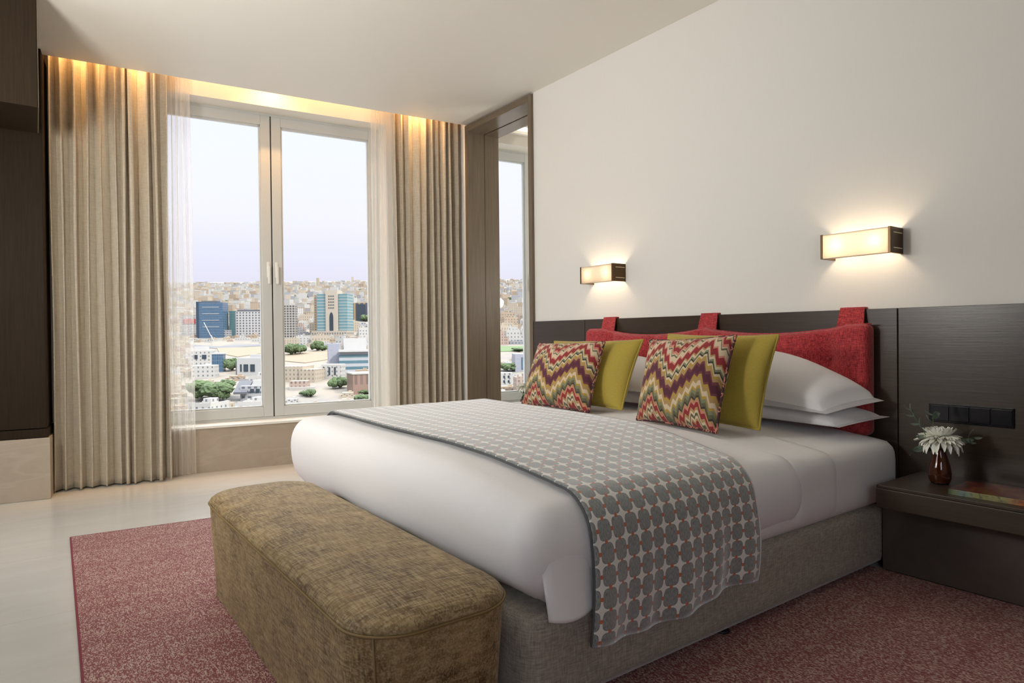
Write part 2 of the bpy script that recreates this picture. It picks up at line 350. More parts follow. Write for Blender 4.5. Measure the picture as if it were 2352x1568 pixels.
# ceilings with the curtain cove: flat slab up to the cove edge, higher slab behind it
bm = bmesh.new()
def prism(bm, pts, z0, z1):
    a = [bm.verts.new((p[0], p[1], z0)) for p in pts]; c = [bm.verts.new((p[0], p[1], z1)) for p in pts]; n = len(pts)
    bm.faces.new(a[::-1]); bm.faces.new(c)
    for i in range(n): bm.faces.new((a[i], a[(i + 1) % n], c[(i + 1) % n], c[i]))
e0, e1 = wp(-3.6, -0.24, 0), wp(2.78, -0.24, 0)
prism(bm, [(XL - .2, YB - .2), (WX + .03, YB - .2), (WX + .03, e1.y + .0), (e0.x, e0.y)], CEIL, CEIL + 0.12)
struct(new_obj('ceiling', bm, 'ceiling_paint'))
bm = bmesh.new(); box(bm, -3.7, 5.2, -0.6, 0.5, 3.52, 3.62, xf=wxf); struct(new_obj('ceiling', bm, 'cove_paint'))
bm = bmesh.new(); box(bm, WX + .32, XR2, 1.8, 5.12, CEIL, CEIL + .12); struct(new_obj('ceiling', bm, 'ceiling_paint'))
bm = bmesh.new(); box(bm, 3.0, 5.4, -0.30, -0.24, CEIL - 0.0, 3.52, xf=wxf); box(bm, 3.0, 5.4, -0.34, -0.30, CEIL - .03, CEIL + .0, xf=wxf); struct(new_obj('trim_cornice', bm, 'cove_paint'))
bm = bmesh.new(); box(bm, -3.7, 2.78, -0.40, -0.24, CEIL + 0.10, 3.52, xf=wxf); struct(new_obj('trim_cove', bm, 'cove_paint'))
# window wall: stone apron below, plaster piers and header
Z0, Z1 = 0.39, 3.13
bm = bmesh.new(); box(bm, -3.6, 5.2, 0, 0.30, 0, Z0 - .022, xf=wxf); struct(new_obj('wall_window', bm, 'stone'))
bm = bmesh.new()
box(bm, -3.6, 5.2, 0, 0.30, Z1, 3.52, xf=wxf); box(bm, -3.6, 0.04, 0, 0.30, Z0 - .02, Z1, xf=wxf)
box(bm, 2.06, 3.0, 0, 0.30, Z0 - .02, Z1, xf=wxf); box(bm, 4.6, 5.2, 0, 0.30, Z0 - .02, Z1, xf=wxf)
struct(new_obj('wall_window', bm, 'cove_paint'))
bm = bmesh.new(); box(bm, 0.04, 2.06, -0.02, 0.24, Z0 - .022, Z0, 0.004, xf=wxf); box(bm, 3.0, 4.6, -0.02, 0.24, Z0 - .022, Z0, 0.004, xf=wxf); struct(new_obj('trim_sill', bm, 'ceiling_paint'))

def window(name, s0, s1, leaves):
    root = bpy.data.objects.new(name, None); COL.objects.link(root); struct(root)
    FO = 0.19
    bm = bmesh.new()
    for a, c in ((s0, s0 + .025), (s1 - .025, s1)): box(bm, a, c, FO + .01, FO + .08, Z0, Z1, xf=wxf)
    box(bm, s0, s1, FO + .01, FO + .08, Z1 - .02, Z1, xf=wxf); box(bm, s0, s1, FO + .01, FO + .08, Z0, Z0 + .02, xf=wxf)
    new_obj('window_frame', bm, 'window_alu', root)
    n = leaves; w = (s1 - s0 - .05) / n
    for k in range(n):
        a = s0 + .025 + k * w + (0.005 if k else 0); c = s0 + .025 + (k + 1) * w - (0.005 if k < n - 1 else 0)
        bm = bmesh.new(); zb, zt = Z0 + .022, Z1 - .022; st = .082
        for q in ((a, a + st, zb, zt), (c - st, c, zb, zt), (a + st, c - st, zb, zb + .085), (a + st, c - st, zt - .085, zt)):
            box(bm, q[0], q[1], FO, FO + .06, q[2], q[3], 0.004, xf=wxf)
        for q in ((a + st, a + st + .014, zb + .085, zt - .085), (c - st - .014, c - st, zb + .085, zt - .085), (a + st, c - st, zb + .085, zb + .1), (a + st, c - st, zt - .1, zt - .085)):
            box(bm, q[0], q[1], FO + .015, FO + .05, q[2], q[3], 0, xf=wxf)
        # inner rebate line
        lf = new_obj('sash', bm, 'window_alu', root)
        bm = bmesh.new(); box(bm, a + st + .01, c - st - .01, FO + .028, FO + .034, zb + .09, zt - .09, xf=wxf); new_obj('glass', bm, 'pane', lf)
        hs = c - .03 if k == 0 else a + .03
        bm = bmesh.new(); box(bm, hs - .013, hs + .013, FO - .012, FO, 1.66, 1.80, 0.004, xf=wxf); box(bm, hs - .009, hs + .009, FO - .04, FO - .012, 1.735, 1.753, .003, xf=wxf)
        box(bm, hs - .011, hs + .011, FO - .055, FO - .038, 1.60, 1.757, 0.005, xf=wxf); new_obj('window_handle', bm, 'white_metal', lf)
    if n == 2:
        m_ = (s0 + s1) / 2; bm = bmesh.new(); box(bm, m_ - .006, m_ + .006, FO + .008, FO + .05, Z0 + .02, Z1 - .02, xf=wxf); new_obj('seal', bm, 'black_matt', root)
    return root
window('window_1', 0.04, 2.06, 2)
window('window_2', 3.0, 4.6, 2)

# headboard wall with the tall opening to the dressing room
OY0, OY1 = 4.354, 5.402; TH = 0.345
bm = bmesh.new(); PW = WX + 0.022
box(bm, PW, PW + TH, YB - .2, OY0, 0, 3.6); box(bm, PW, PW + TH, OY1, 5.95, 0, 3.6); box(bm, PW, PW + TH, OY0, OY1, CEIL - .004, 3.6)
struct(new_obj('wall_headboard', bm, 'wall_paint'))
# wood lining of the opening: face frame, jambs in two depths, soffit
bm = bmesh.new()
fx0, fx1 = WX - .006, WX + .19
box(bm, fx0, fx1, OY1 - .045, OY1, 0, CEIL - .012, .002); box(bm, fx1 + .012, WX + TH + .03, OY1 - .03, OY1, 0, CEIL - .05, .002)
box(bm, fx1, fx1 + .012, OY1 - .022, OY1, 0, CEIL - .03)
new = struct(new_obj('trim_opening', bm, 'wood_jamb'))
bm = bmesh.new()
box(bm, fx0, fx1, OY0, OY0 + .045, 0, CEIL - .012, .002); box(bm, fx1 + .012, WX + TH + .03, OY0, OY0 + .03, 0, CEIL - .05, .002)
struct(new_obj('trim_opening', bm, 'wood_jamb'))
bm = bmesh.new()
box(bm, fx0, fx1, OY0 + .045, OY1 - .045, CEIL - .072, CEIL - .012, .002); box(bm, fx1 + .016, WX + TH + .03, OY0 + .03, OY1 - .03, CEIL - .072, CEIL - .03, .002)
struct(new_obj('trim_opening', bm, 'wood_jamb_top'))
# remaining walls
bm = bmesh.new(); box(bm, XL - .2, XL, YB - .2, 6.6, 0, 3.6); struct(new_obj('wall_left', bm, 'wood_dark'))
bm = bmesh.new(); box(bm, XL, WX + .4, YB - .2, YB, 0, 3.6); struct(new_obj('wall_back', bm, 'wall_paint'))
bm = bmesh.new(); box(bm, XR2 - .2, XR2, 1.8, 6.0, 0, 3.6); box(bm, WX + .36, XR2, 1.8, 1.9, 0, 3.6); struct(new_obj('wall_dressing', bm, 'wall_paint'))

# built-in joinery at the left of the window
root = empty('built_in_cabinet', 'tall dark wood built-in cabinet left of the long drape, over a stone block', 'cabinet', wp(-1.6, -0.3, 0))
def rel(o, r): 
    o.matrix_parent_inverse = Matrix.Translation(-r.location); return o
def wpart(name, root, bxs, mat, bev=0):
    bm = bmesh.new()
    for q in bxs: box(bm, *q, bev, xf=wxf)
    o = new_obj(name, bm, mat, root); return rel(o, root)
wpart('lower_panel', root, [(-3.4, -0.575, -0.36, 0.0, 0.50, 3.165)], 'wood_dark', .003)
wpart('bottom_rail', root, [(-3.4, -0.568, -0.365, 0.0, 0.435, 0.495)], 'wood_dark', .003)
rel(new_obj('overhead_locker', BX(-2.7, .030, 4.69, 5.28, 2.472, CEIL - .002, .003), 'wood_dark', root), root)
rel(new_obj('lit_side', BX(.0302, .036, 4.70, 5.28, 2.474, CEIL - .002, .001), 'wood_jamb', root), root)  # light on the locker's side face put into a paler wood colour
o = wpart('stone_block', None, [], 'stone') if False else None
bm = bmesh.new(); box(bm, -3.4, -0.556, -0.38, -0.002, 0, 0.432, .003, xf=wxf)
tag(new_obj('stone_plinth', bm, 'stone'), 'beige veined stone block on the floor under the dark cabinet', 'plinth')

# ------------------------------------------------------------------ curtains
def curtain(name, label, s0, s1, off, amp, folds, mat, z0, z1, seed, fullness=0.35, thick=0.0, group=None, flare=0.0):
    rnd = random.Random(seed)
    ph = [0]; 
    for i in range(folds): ph.append(ph[-1] + rnd.uniform(0.55, 1.6))
    tot = ph[-1]; am = [rnd.uniform(0.45, 1.35) for _ in range(folds + 2)]; sh = [rnd.uniform(-.25, .25) for _ in range(folds + 2)]
    n = folds * 22
    def fn(u, v):
        z = z0 + (z1 - z0) * v
        t = u * folds; k = int(min(t, folds - 1)); fr_ = t - k
        base = (ph[k] + (ph[k + 1] - ph[k]) * fr_) / tot
        a = am[k] * (1 - fr_) + am[k + 1] * fr_
        drift = noise.noise(Vector((k * 1.7 + fr_ * 1.7, z * 0.45, seed))) * 0.020
        w = (s1 - s0) / folds
        s = s0 + (s1 - s0) * base - fullness * w * math.sin(2 * 2 * PI * fr_) * 0.5 * a + drift
        s += flare * (1 - v) * (u - 0.5)
        av = 0.72 + 0.28 * (1 - v)
        d = off - amp * a * av * math.cos(2 * PI * fr_) + 0.006 * noise.noise(Vector((u * 30, z * 3.0, seed + 5)))
        return wp(s, d, z)
    bm = gridmesh(fn, n, 70)
    o = new_obj(name, bm, mat, smooth=True); tag(o, label, 'curtain', group)
    if thick:
        m_ = o.modifiers.new('solid', 'SOLIDIFY'); m_.thickness = thick
    return o
curtain('drape', 'long beige silk drape gathered beside the dark cabinet, left of the window', -0.545, 0.20, -0.135, 0.055, 10, 'drape', 0.012, 3.5, 3, thick=.003)
curtain('drape', 'long beige silk drape gathered in the corner beside the wooden opening', 2.10, 2.735, -0.125, 0.05, 9, 'drape', 0.012, 3.5, 11, thick=.003)
curtain('sheer_curtain', 'narrow white sheer curtain beside the left drape, city showing through', 0.215, 0.385, -0.045, 0.016, 4, 'sheer', 0.012, 3.5, 21, 0.2)
curtain('sheer_curtain', 'narrow white sheer curtain against the right drape behind the bed', 1.90, 2.18, -0.04, 0.016, 6, 'sheer', 0.012, 3.5, 31, 0.2)
bm = bmesh.new(); box(bm, -0.56, 2.75, -0.14, -0.115, 3.49, 3.515, xf=wxf); box(bm, -0.56, 2.75, -0.055, -0.035, 3.49, 3.515, xf=wxf)
struct(new_obj('trim_track', bm, 'white_metal'))
p_ = wp(1.1, -0.20, 3.47); q_ = wp(1.1, -0.16, 2.0)
lo_ = lamp('cove_strip', 'AREA', tuple(p_), 6, (1, 0.52, 0.20), to=tuple(q_), shape='RECTANGLE', size=3.2, size_y=0.04); lo_.rotation_euler = (0, 0, WROT)
# cove downlights
for s in (-0.38, -0.02, 1.02, 2.32):
    p = wp(s, -0.20, 3.50); bm = bmesh.new(); lathe(bm, [(0.03, 0.0), (0.035, 0.0), (0.035, 0.03), (0.0301, 0.03)], 20)
    struct(new_obj('trim_downlight', bm, 'white_metal', loc=(p.x, p.y, 3.488)))
    lamp('cove_lamp', 'SPOT', (p.x, p.y, 3.485), 48, (1, 0.55, 0.20), to=tuple(wp(s, -0.11, 2.2)), spot_size=1.9, spot_blend=1.0, shadow_soft_size=0.03)

# ------------------------------------------------------------------ wood panels behind the bed
for nm, y0, y1 in (('trim_1', 3.716, 4.352), ('trim_2', 1.466, 3.711), ('trim_3', YB, 1.461)):
    bm = bmesh.new(); box(bm, WX, PW, y0, y1, 0, 1.234, .002); struct(new_obj(nm, bm, 'wood_panel'))

# ------------------------------------------------------------------ bed
def ZT(Y): return 0.685 - 0.075 * max(0, (2.3 - Y) / .85) ** 1.7
BY0, BY1 = 1.449, 3.58
bed = empty('bed', 'wide bed with a light grey-beige upholstered base under white linen', 'bed', (2.2, 2.55, 0))
def rp(o, r): o.matrix_parent_inverse = Matrix.Translation(-r.location); return o
rp(new_obj('bed_base', softbox(1.105, 3.385, BY0, BY1, 0.03, 0.312, (.07, .07, .012), .035), 'base_fabric', bed, True), bed)
def bulge(p):
    k = sm(.33, .60, p.z); return Vector((p.x, p.y, p.z + (ZT(p.y) - .61) * k))
rp(new_obj('mattress', softbox(1.2, 3.37, 1.442, 3.585, 0.305, 0.586, (.05, .05, .07), .04, bulge), 'linen', bed, True), bed)
for x, y in ((1.35, 1.56), (2.05, 1.50), (3.1, 1.56), (1.35, 3.5), (3.1, 3.5)):
    bm = bmesh.new(); lathe(bm, [(0.028, 0.0105), (0.03, 0.014), (0.026, 0.02), (0.012, 0.022), (0.012, 0.032)], 20)
    o = new_obj('caster', bm, 'black_matt', bed, True, loc=(x, y, 0)); rp(o, bed)
# duvet
def dv(p):
    k = sm(.36, .60, p.z); q = Vector((p.x, p.y, p.z + (ZT(p.y) - .61) * k))
    w = noise.noise(Vector((p.x * 3, p.y * 2.2, p.z * 4))) * .008 + noise.noise(Vector((p.x * 9, p.y * 7, p.z * 9))) * .0025
    q.z += w * k
    if p.x < 1.3:
        q.x += (1 - sm(1.1, 1.3, p.x)) * (noise.noise(Vector((p.y * 2.2, p.z * 3.5, 2))) * .012 + .02 * sm(.55, .34, p.z))
        if p.z < .40: q.z += .012 * math.sin(p.y * 9) * sm(.40, .34, p.z)
    if p.y < 1.6: q.y += noise.noise(Vector((p.x * 3.4, p.z * 1.5, 7))) * .010 * sm(1.56, 1.43, p.y)
    if p.x > 2.45: q.x += .05 * (p.y - 1.43) * sm(2.45, 2.54, p.x)
    return q
duvet = new_obj('duvet', softbox(1.092, 2.54, 1.418, 3.615, 0.325, 0.61, (.12, .10, .135), .017, dv), 'linen', None, True)
tag(duvet, 'smooth white duvet covering the foot half of the bed and hanging over its end', 'duvet')
def duvet_y(x, z):
    zc = ZT(1.5) - .135; y = 1.418 + (.135 - math.sqrt(max(0, .135 ** 2 - max(0, z - zc) ** 2)))
    return y + (.10 - .10 * math.sqrt(max(0, 1 - (max(0, 1.212 - x) / .12) ** 2)))
def fold(u, v):
    z = .312 + .27 * v; x0 = 1.155 - .012 * v; x1 = 1.33
    z -= .012 * math.sin(PI * u) * (1 - v); z += .014 * u * (1 - v)
    x = x0 + (x1 - x0) * u; off = .026 * (1 - v) ** 1.2 * (.45 + .55 * math.sin(PI * min(1, u * 1.1)) ** .6) - .016 * v - .006 * sm(.85, 1, u) - .010 * (1 - sm(0, .1, u)) * v
    return Vector((x, duvet_y(x, z) - off, z))
fl = new_obj('corner_fold', gridmesh(fold, 22, 26), 'linen', duvet, True); sld = fl.modifiers.new('s', 'SOLIDIFY'); sld.thickness = .004; sld.offset = 0
# folded top sheet between duvet and pillows
def ts(p):
    k = sm(.33, .60, p.z); q = Vector((p.x, p.y, p.z + (ZT(p.y) - .61) * k)); q.z += noise.noise(Vector((p.x * 6, p.y * 4, 1))) * .003 * k
    if p.x > 2.7: q.x += .05 * (p.y - 1.43)
    return q
tag(new_obj('top_sheet', softbox(2.44, 2.80, 1.436, 3.60, 0.312, 0.594, (.02, .06, .075), .035, ts), 'linen', None, True), 'white top sheet folded back between the duvet and the pillows', 'sheet')

# throw blanket draped across the bed
O_ = 0.018; R_ = .135
path = []
zc = ZT(1.55) - R_
N1 = 26
for i in range(N1): path.append((1.414 - O_ - .010 * math.sin(PI * i / N1), .205 + (zc - .205) * i / N1))
for i in range(22):
    a = PI * (1 - .5 * i / 21); path.append((1.418 + R_ + (R_ + O_) * math.cos(a), zc + (R_ + O_) * math.sin(a)))
y = path[-1][0]
while y < 3.47:
    y += .03; path.append((y, ZT(y) + O_))
yc = path[-1][0]; zc2 = ZT(yc) - R_ 
for i in range(1, 16):
    a = PI * .5 * (1 - i / 15); path.append((yc + (R_ + O_) * math.cos(a), zc2 + (R_ + O_) * math.sin(a)))
for i in range(1, 10): path.append((path[-1][0], path[-1][1] - .03))
L = [0]
for a, c in zip(path, path[1:]): L.append(L[-1] + math.dist(a, c))
def samp(t):
    d = t * L[-1]
    for i in range(len(L) - 1):
        if d <= L[i + 1] or i == len(L) - 2:
            f = (d - L[i]) / (L[i + 1] - L[i]); return [path[i][k] + (path[i + 1][k] - path[i][k]) * f for k in (0, 1)]
def thr(u, v):
    yy, zz = samp(v); d = v * L[-1]
    x0 = 1.305 + .012 * math.sin(d * 3) - .02 * sm(0.2, 0.0, v); x1 = 2.10 + 0.17 * sm(.25, 1.2, d) + .06 * sm(1.2, 2.4, d) + .01 * math.sin(d * 5)
    x = x0 + (x1 - x0) * u
    hang = sm(.42, 0.0, d)
    yy -= hang * (.012 * math.sin(u * 13 + .6) + .008 * math.sin(u * 29)) + hang * .006
    zz += (.012 * math.sin(u * 7 + 2)) * hang * (1 if d < .02 else 1 - min(1, d / .42)) + .012 * u * hang
    zz += .003 * noise.noise(Vector((x * 6, d * 5, 3))) + .004
    return Vector((x, yy, zz))
th = new_obj('throw_blanket', gridmesh(thr, 70, 150, lambda u, v: (1.3 + .92 * u, v * L[-1] + .02)), 'throw_weave', None, True)
tag(th, 'grey and white star-patterned wool throw with rust dots draped across the bed', 'blanket')
md = th.modifiers.new('s', 'SOLIDIFY'); md.thickness = .009; md.offset = 1
bm = bmesh.new()
tube(bm, [thr(0, i / 150) + Vector((-.001, 0, 0)) for i in range(151)], .0045, 6)
plain('edging', (0.10, 0.105, 0.11), 0.9)
new_obj('edging', bm, 'edging', th, True)
bm = bmesh.new(); tube(bm, [thr(1, i / 150) for i in range(151)], .005, 6); tube(bm, [thr(i / 70, 0) for i in range(71)], .005, 6); new_obj('edging', bm, 'edging', th, True)

# ------------------------------------------------------------------ cushions and pillows
def cushion(name, label, cat, BL, BR, TL, TR, th_, mat, pipe=None, group=None, n=26, pinch=.05, flange=0, ex=.42, droop=0, crown=None, pr=.006, tb=None):
    BL, BR, TL, TR = map(Vector, (BL, BR, TL, TR)); nrm = (BR - BL).cross(TL - BL).normalized()
    tb = th_ if tb is None else tb
    def base(u, v):
        a, c = 2 * u - 1, 2 * v - 1
        du = pinch * (1 - c * c) * -a * abs(a) if False else 0
        uu = .5 + .5 * a * (1 - pinch * (1 - c * c)); vv = .5 + .5 * c * (1 - pinch * (1 - a * a))
        return (BL * (1 - uu) + BR * uu) * (1 - vv) + (TL * (1 - uu) + TR * uu) * vv
    def prof(u, v):
        a, c = 2 * u - 1, 2 * v - 1
        if flange:
            k = 1 - flange; a = min(1, abs(a) / k); c = min(1, abs(c) / k)
        return max(0, (1 - a * a) * (1 - c * c)) ** ex
    def side(sg, T):
        def f(u, v):
            u2 = .5 - .5 * math.cos(PI * u); v2 = .5 - .5 * math.cos(PI * v)
            p = base(u2, v2); h = prof(u2, v2) * T
            wr = noise.noise(p * 7 + Vector((sg, 0, 0))) * .006 * (1 if h > .01 else 0)
            p = p + nrm * sg * (h + wr)
            if crown: p.z += crown * math.sin(PI * u2) ** .8 * math.sin(PI * v2) ** .5
            return p
        return f
    bm = bmesh.new(); uv = bm.loops.layers.uv.new('uv'); cache = {}
    for sg, T in ((1, th_), (-1, tb)):
        f = side(sg, T)
        P = {}
        for i in range(n + 1):
            for j in range(n + 1):
                edge = i in (0, n) or j in (0, n)
                if edge and (i, j) in cache: P[i, j] = cache[i, j]
                else:
                    P[i, j] = bm.verts.new(f(i / n, j / n))
                    if edge: cache[i, j] = P[i, j]
        for i in range(n):
            for j in range(n):
                q = [(i, j), (i + 1, j), (i + 1, j + 1), (i, j + 1)]
                fc = bm.faces.new([P[k] for k in q])
                for l, k in zip(fc.loops, q): l[uv].uv = (.5 - .5 * math.cos(PI * k[0] / n), .5 - .5 * math.cos(PI * k[1] / n))
    rim = [(i, 0) for i in range(n)] + [(n, j) for j in range(n)] + [(n - i, n) for i in range(n)] + [(0, n - j) for j in range(n)]
    rimp = [cache[k].co.copy() for k in rim]
    c0 = (BL + BR) / 2; root = empty(name, label, cat, tuple(c0), group=group)
    rp(new_obj('cushion_cover' if cat == 'cushion' else 'pillowcase', bm, mat, root, True), root)
    if pipe:
        b2 = bmesh.new(); tube(b2, rimp, pr, 8, True); rp(new_obj('piping', b2, pipe, root, True), root)
    return root
# (corner positions in metres, lower left / lower right / upper left / upper right as one faces the foot of the bed)
cushion('patterned_cushion', 'zigzag flame-stitch cushion in red, olive and purple, nearer the window', 'cushion', (2.43, 3.225, .695), (2.50, 2.70, .685), (2.62, 3.29, 1.062), (2.68, 2.755, 1.074), .105, 'zigzag', 'zigzag_piping', ex=.45, pr=.0075)
cushion('patterned_cushion', 'zigzag flame-stitch cushion in red, olive and purple, leaning in the middle of the bed', 'cushion', (2.452, 2.29, .688), (2.475, 1.832, .670), (2.60, 2.33, 1.085), (2.64, 1.842, 1.108), .105, 'zigzag', 'zigzag_piping', ex=.45, pr=.0075)
cushion('plain_cushion', 'plain mustard-green cushion half hidden behind the far zigzag cushion', 'cushion', (2.62, 3.19, .70), (2.66, 2.60, .695), (2.80, 3.35, 1.075), (2.84, 2.60, 1.085), .10, 'yellow_cloth', 'yellow_cloth', ex=.45)
cushion('plain_cushion', 'plain mustard-green cushion behind the near zigzag cushion, beside the white pillow', 'cushion', (2.60, 2.32, .695), (2.70, 1.762, .672), (2.78, 2.36, 1.115), (2.80, 1.722, 1.108), .10, 'yellow_cloth', 'yellow_cloth', ex=.45)
cushion('white_pillow', 'flat white pillow at the bottom of the near stack beside the nightstand', 'pillow', (2.93, 2.45, .70), (3.03, 1.56, .672), (3.36, 2.45, .74), (3.35, 1.475, .705), .085, 'linen', flange=.07, n=34, pinch=.02, ex=.4, tb=.01)
cushion('white_pillow', 'plump white pillow leaning on the red cushion, on top of the near stack', 'pillow', (2.90, 2.42, .78), (2.99, 1.60, .735), (3.28, 2.42, .98), (3.31, 1.482, .785), .12, 'linen', flange=.07, n=34, pinch=.02, ex=.30, tb=.02, crown=.09)
cushion('white_pillow', 'flat white pillow at the bottom of the far stack behind the cushions', 'pillow', (2.93, 3.60, .71), (2.93, 2.62, .70), (3.36, 3.60, .74), (3.36, 2.62, .74), .085, 'linen', flange=.07, n=24, pinch=.02, tb=.01)
cushion('white_pillow', 'plump white pillow on top of the far stack behind the mustard cushion', 'pillow', (2.90, 3.58, .77), (2.90, 2.66, .775), (3.25, 3.58, .93), (3.27, 2.60, .90), .11, 'linen', flange=.07, n=24, pinch=.02, tb=.02, crown=.03)

# red hanging headboard cushion
red = empty('headboard_cushion', 'long red woven headboard cushion hung by three straps over the wood panel', 'headboard cushion', (WX, 2.58, 1.2))
RY0, RY1 = 1.562, 3.604; SX = [1.678, 2.56, 3.433]
def rfn(p):
    yy = p.y; t = (yy - RY0) / (RY1 - RY0)
    sag = 0
    for a, c in zip([SX[0], SX[1]], [SX[1], SX[2]]):
        if a < yy < c: sag = .045 * math.sin(PI * (yy - a) / (c - a)) ** .7
    q = p.copy(); up = sm(.95, 1.16, p.z); q.z -= sag * up
    # tufting
    for by in (1.78, 2.17, 2.56, 2.95, 3.34):
        for bz in (.98, .72):
            d2 = ((yy - by) / .10) ** 2 + ((p.z - bz) / .10) ** 2
            if p.x < WX - .03: q.x += .045 * math.exp(-d2)
        if p.x < WX - .03: q.x += .018 * math.exp(-((yy - by) / .035) ** 2) 
    q.x += noise.noise(Vector((yy * 5, p.z * 6, 0))) * .008 if p.x < WX - .03 else 0
    return q
rp(new_obj('cushion_body', softbox(WX - .105, WX - .004, RY0, RY1, 0.60, 1.158, (.045, .022, .032), .020, rfn), 'red_weave', red, True), red)
bm = bmesh.new(); tube(bm, [rfn(Vector((WX - .056, RY0 + (RY1 - RY0) * i / 90, 1.157))) + Vector((0, 0, .001)) for i in range(91)], .0045, 6); rp(new_obj('piping', bm, 'red_weave', red, True), red)
for y in SX:
    bm = bmesh.new(); w = .062
    box(bm, WX - .012, WX - .003, y - w, y + w, 1.10, 1.246, .002); box(bm, WX - .012, WX + .03, y - w, y + w, 1.237, 1.246, .002)
    for v_ in bm.verts:
        if v_.co.z < 1.2: v_.co.x -= (1.24 - v_.co.z) * .28
        v_.co.y = y + (v_.co.y - y) * (1 + .12 * (1.24 - v_.co.z) / .1)
    rp(new_obj('strap', bm, 'red_weave', red), red)
for by in (1.78, 2.17, 2.56, 2.95, 3.34):
    bm = bmesh.new(); bmesh.ops.create_uvsphere(bm, u_segments=12, v_segments=8, radius=.011); o = new_obj('button', bm, 'red_weave', red, True, loc=(WX - .050, by, .98)); rp(o, red)

# ------------------------------------------------------------------ sconces
def sconce(label, y0, y1):
    r = empty('wall_sconce', label, 'wall lamp', (PW, (y0 + y1) / 2, 1.56), group=None)
    x0, x1, z0, z1 = WX - .11, PW, 1.497, 1.623
    def add(nm, bxs, mat, bev=.001):
        bm = bmesh.new()
        for q in bxs: box(bm, *q, bev)
        return rp(new_obj(nm, bm, mat, r), r)
    add('back_plate', [(x1 - .008, x1, y0 + .01, y1 - .01, z0 + .03, z1 - .03)], 'bronze')
    for a in (y0, y1 - .012):
        e_ = add('end_plate', [(x0, x1, a, a + .012, z0, z1)], 'bronze')
        yo = a - .0012 if a == y0 else a + .012
        for zz in (z1 - .028, z0 + .024): add('slot', [(x0 + .03, x1 - .012, yo, yo + .0012, zz, zz + .004)], 'slot_light', 0)
    add('lamp_shade', [(x0 + .002, x0 + .006, y0 + .012, y1 - .012, z0 + .002, z1 - .002)], 'shade', 0)
    for zz in (z0 + .001, z1 - .007): add('rail', [(x0 + .008, x0 + .040, y0 + .012, y1 - .012, zz, zz + .004)] if zz < 1.55 else [(x0 + .006, x0 + .014, y0 + .012, y1 - .012, zz, zz + .004)], 'bronze')
    for k in (.22, .78):
        yb = y0 + (y1 - y0) * k
        bm = bmesh.new(); bmesh.ops.create_uvsphere(bm, u_segments=14, v_segments=10, radius=.012); rp(new_obj('bulb', bm, 'bulb', r, True, loc=(x0 + .042, yb, 1.562)), r)
        lamp('sconce_lamp', 'POINT', (x0 + .042, yb, 1.562), 1.8, (1, 0.76, 0.50), shadow_soft_size=.016)
sconce('bronze box wall lamp with a glowing white shade, on the right above the red cushion', 1.446, 1.791)
sconce('bronze box wall lamp with a glowing white shade, on the left nearer the opening', 3.300, 3.641)

# ------------------------------------------------------------------ nightstands
def nightstand(label, y0, y1, pl=-.03):
    r = empty('nightstand', label, 'nightstand', ((2.97 + WX) / 2, (y0 + y1) / 2, 0))
    def add(nm, q, mat, bev=.003):
        bm = bmesh.new(); box(bm, *q, bev); return rp(new_obj(nm, bm, mat, r), r)
    add('top', (2.968, WX - .001, y0, y1, .437, .45), 'wood_top', .002)
    d_ = add('drawer', (2.962, WX - .002, y0 + .001, y1 - .001, .352, .4365), 'wood_top')
    add('plinth', (3.187, WX - .003, y0 + .03, y1 + pl, 0.0105, .3515), 'stone_dark')
b = NB('stone_dark'); v = b.co(); n1 = b.noise(v, 5, 6, 0.6, 0.8); M['stone_dark'] = b.done(b.bsdf(b.mix(n1, (0.07, 0.052, 0.042), (0.13, 0.105, 0.09)), 0.4))
nightstand('dark wood nightstand right of the bed with a flower vase and a book on it', 0.1, 1.366, .074)
nightstand('dark wood nightstand on the window side of the bed, hidden behind the cushions', 3.735, 4.33)

# ------------------------------------------------------------------ switch plate
pl = empty('switch_plate', 'long black glass switch and socket plate on the dark wood panel', 'switch', (WX, 1.157, .738))
bm = bmesh.new(); box(bm, WX - .009, WX, .992, 1.324, .695, .782, .003); rp(new_obj('plate_frame', bm, 'black_gloss', pl), pl)
for k in range(4):
    a = 1.316 - k * .081; bm = bmesh.new(); box(bm, WX - .012, WX - .0088, a - .076, a, .703, .774, .002); rp(new_obj('switch_module', bm, 'black_gloss', pl), pl)

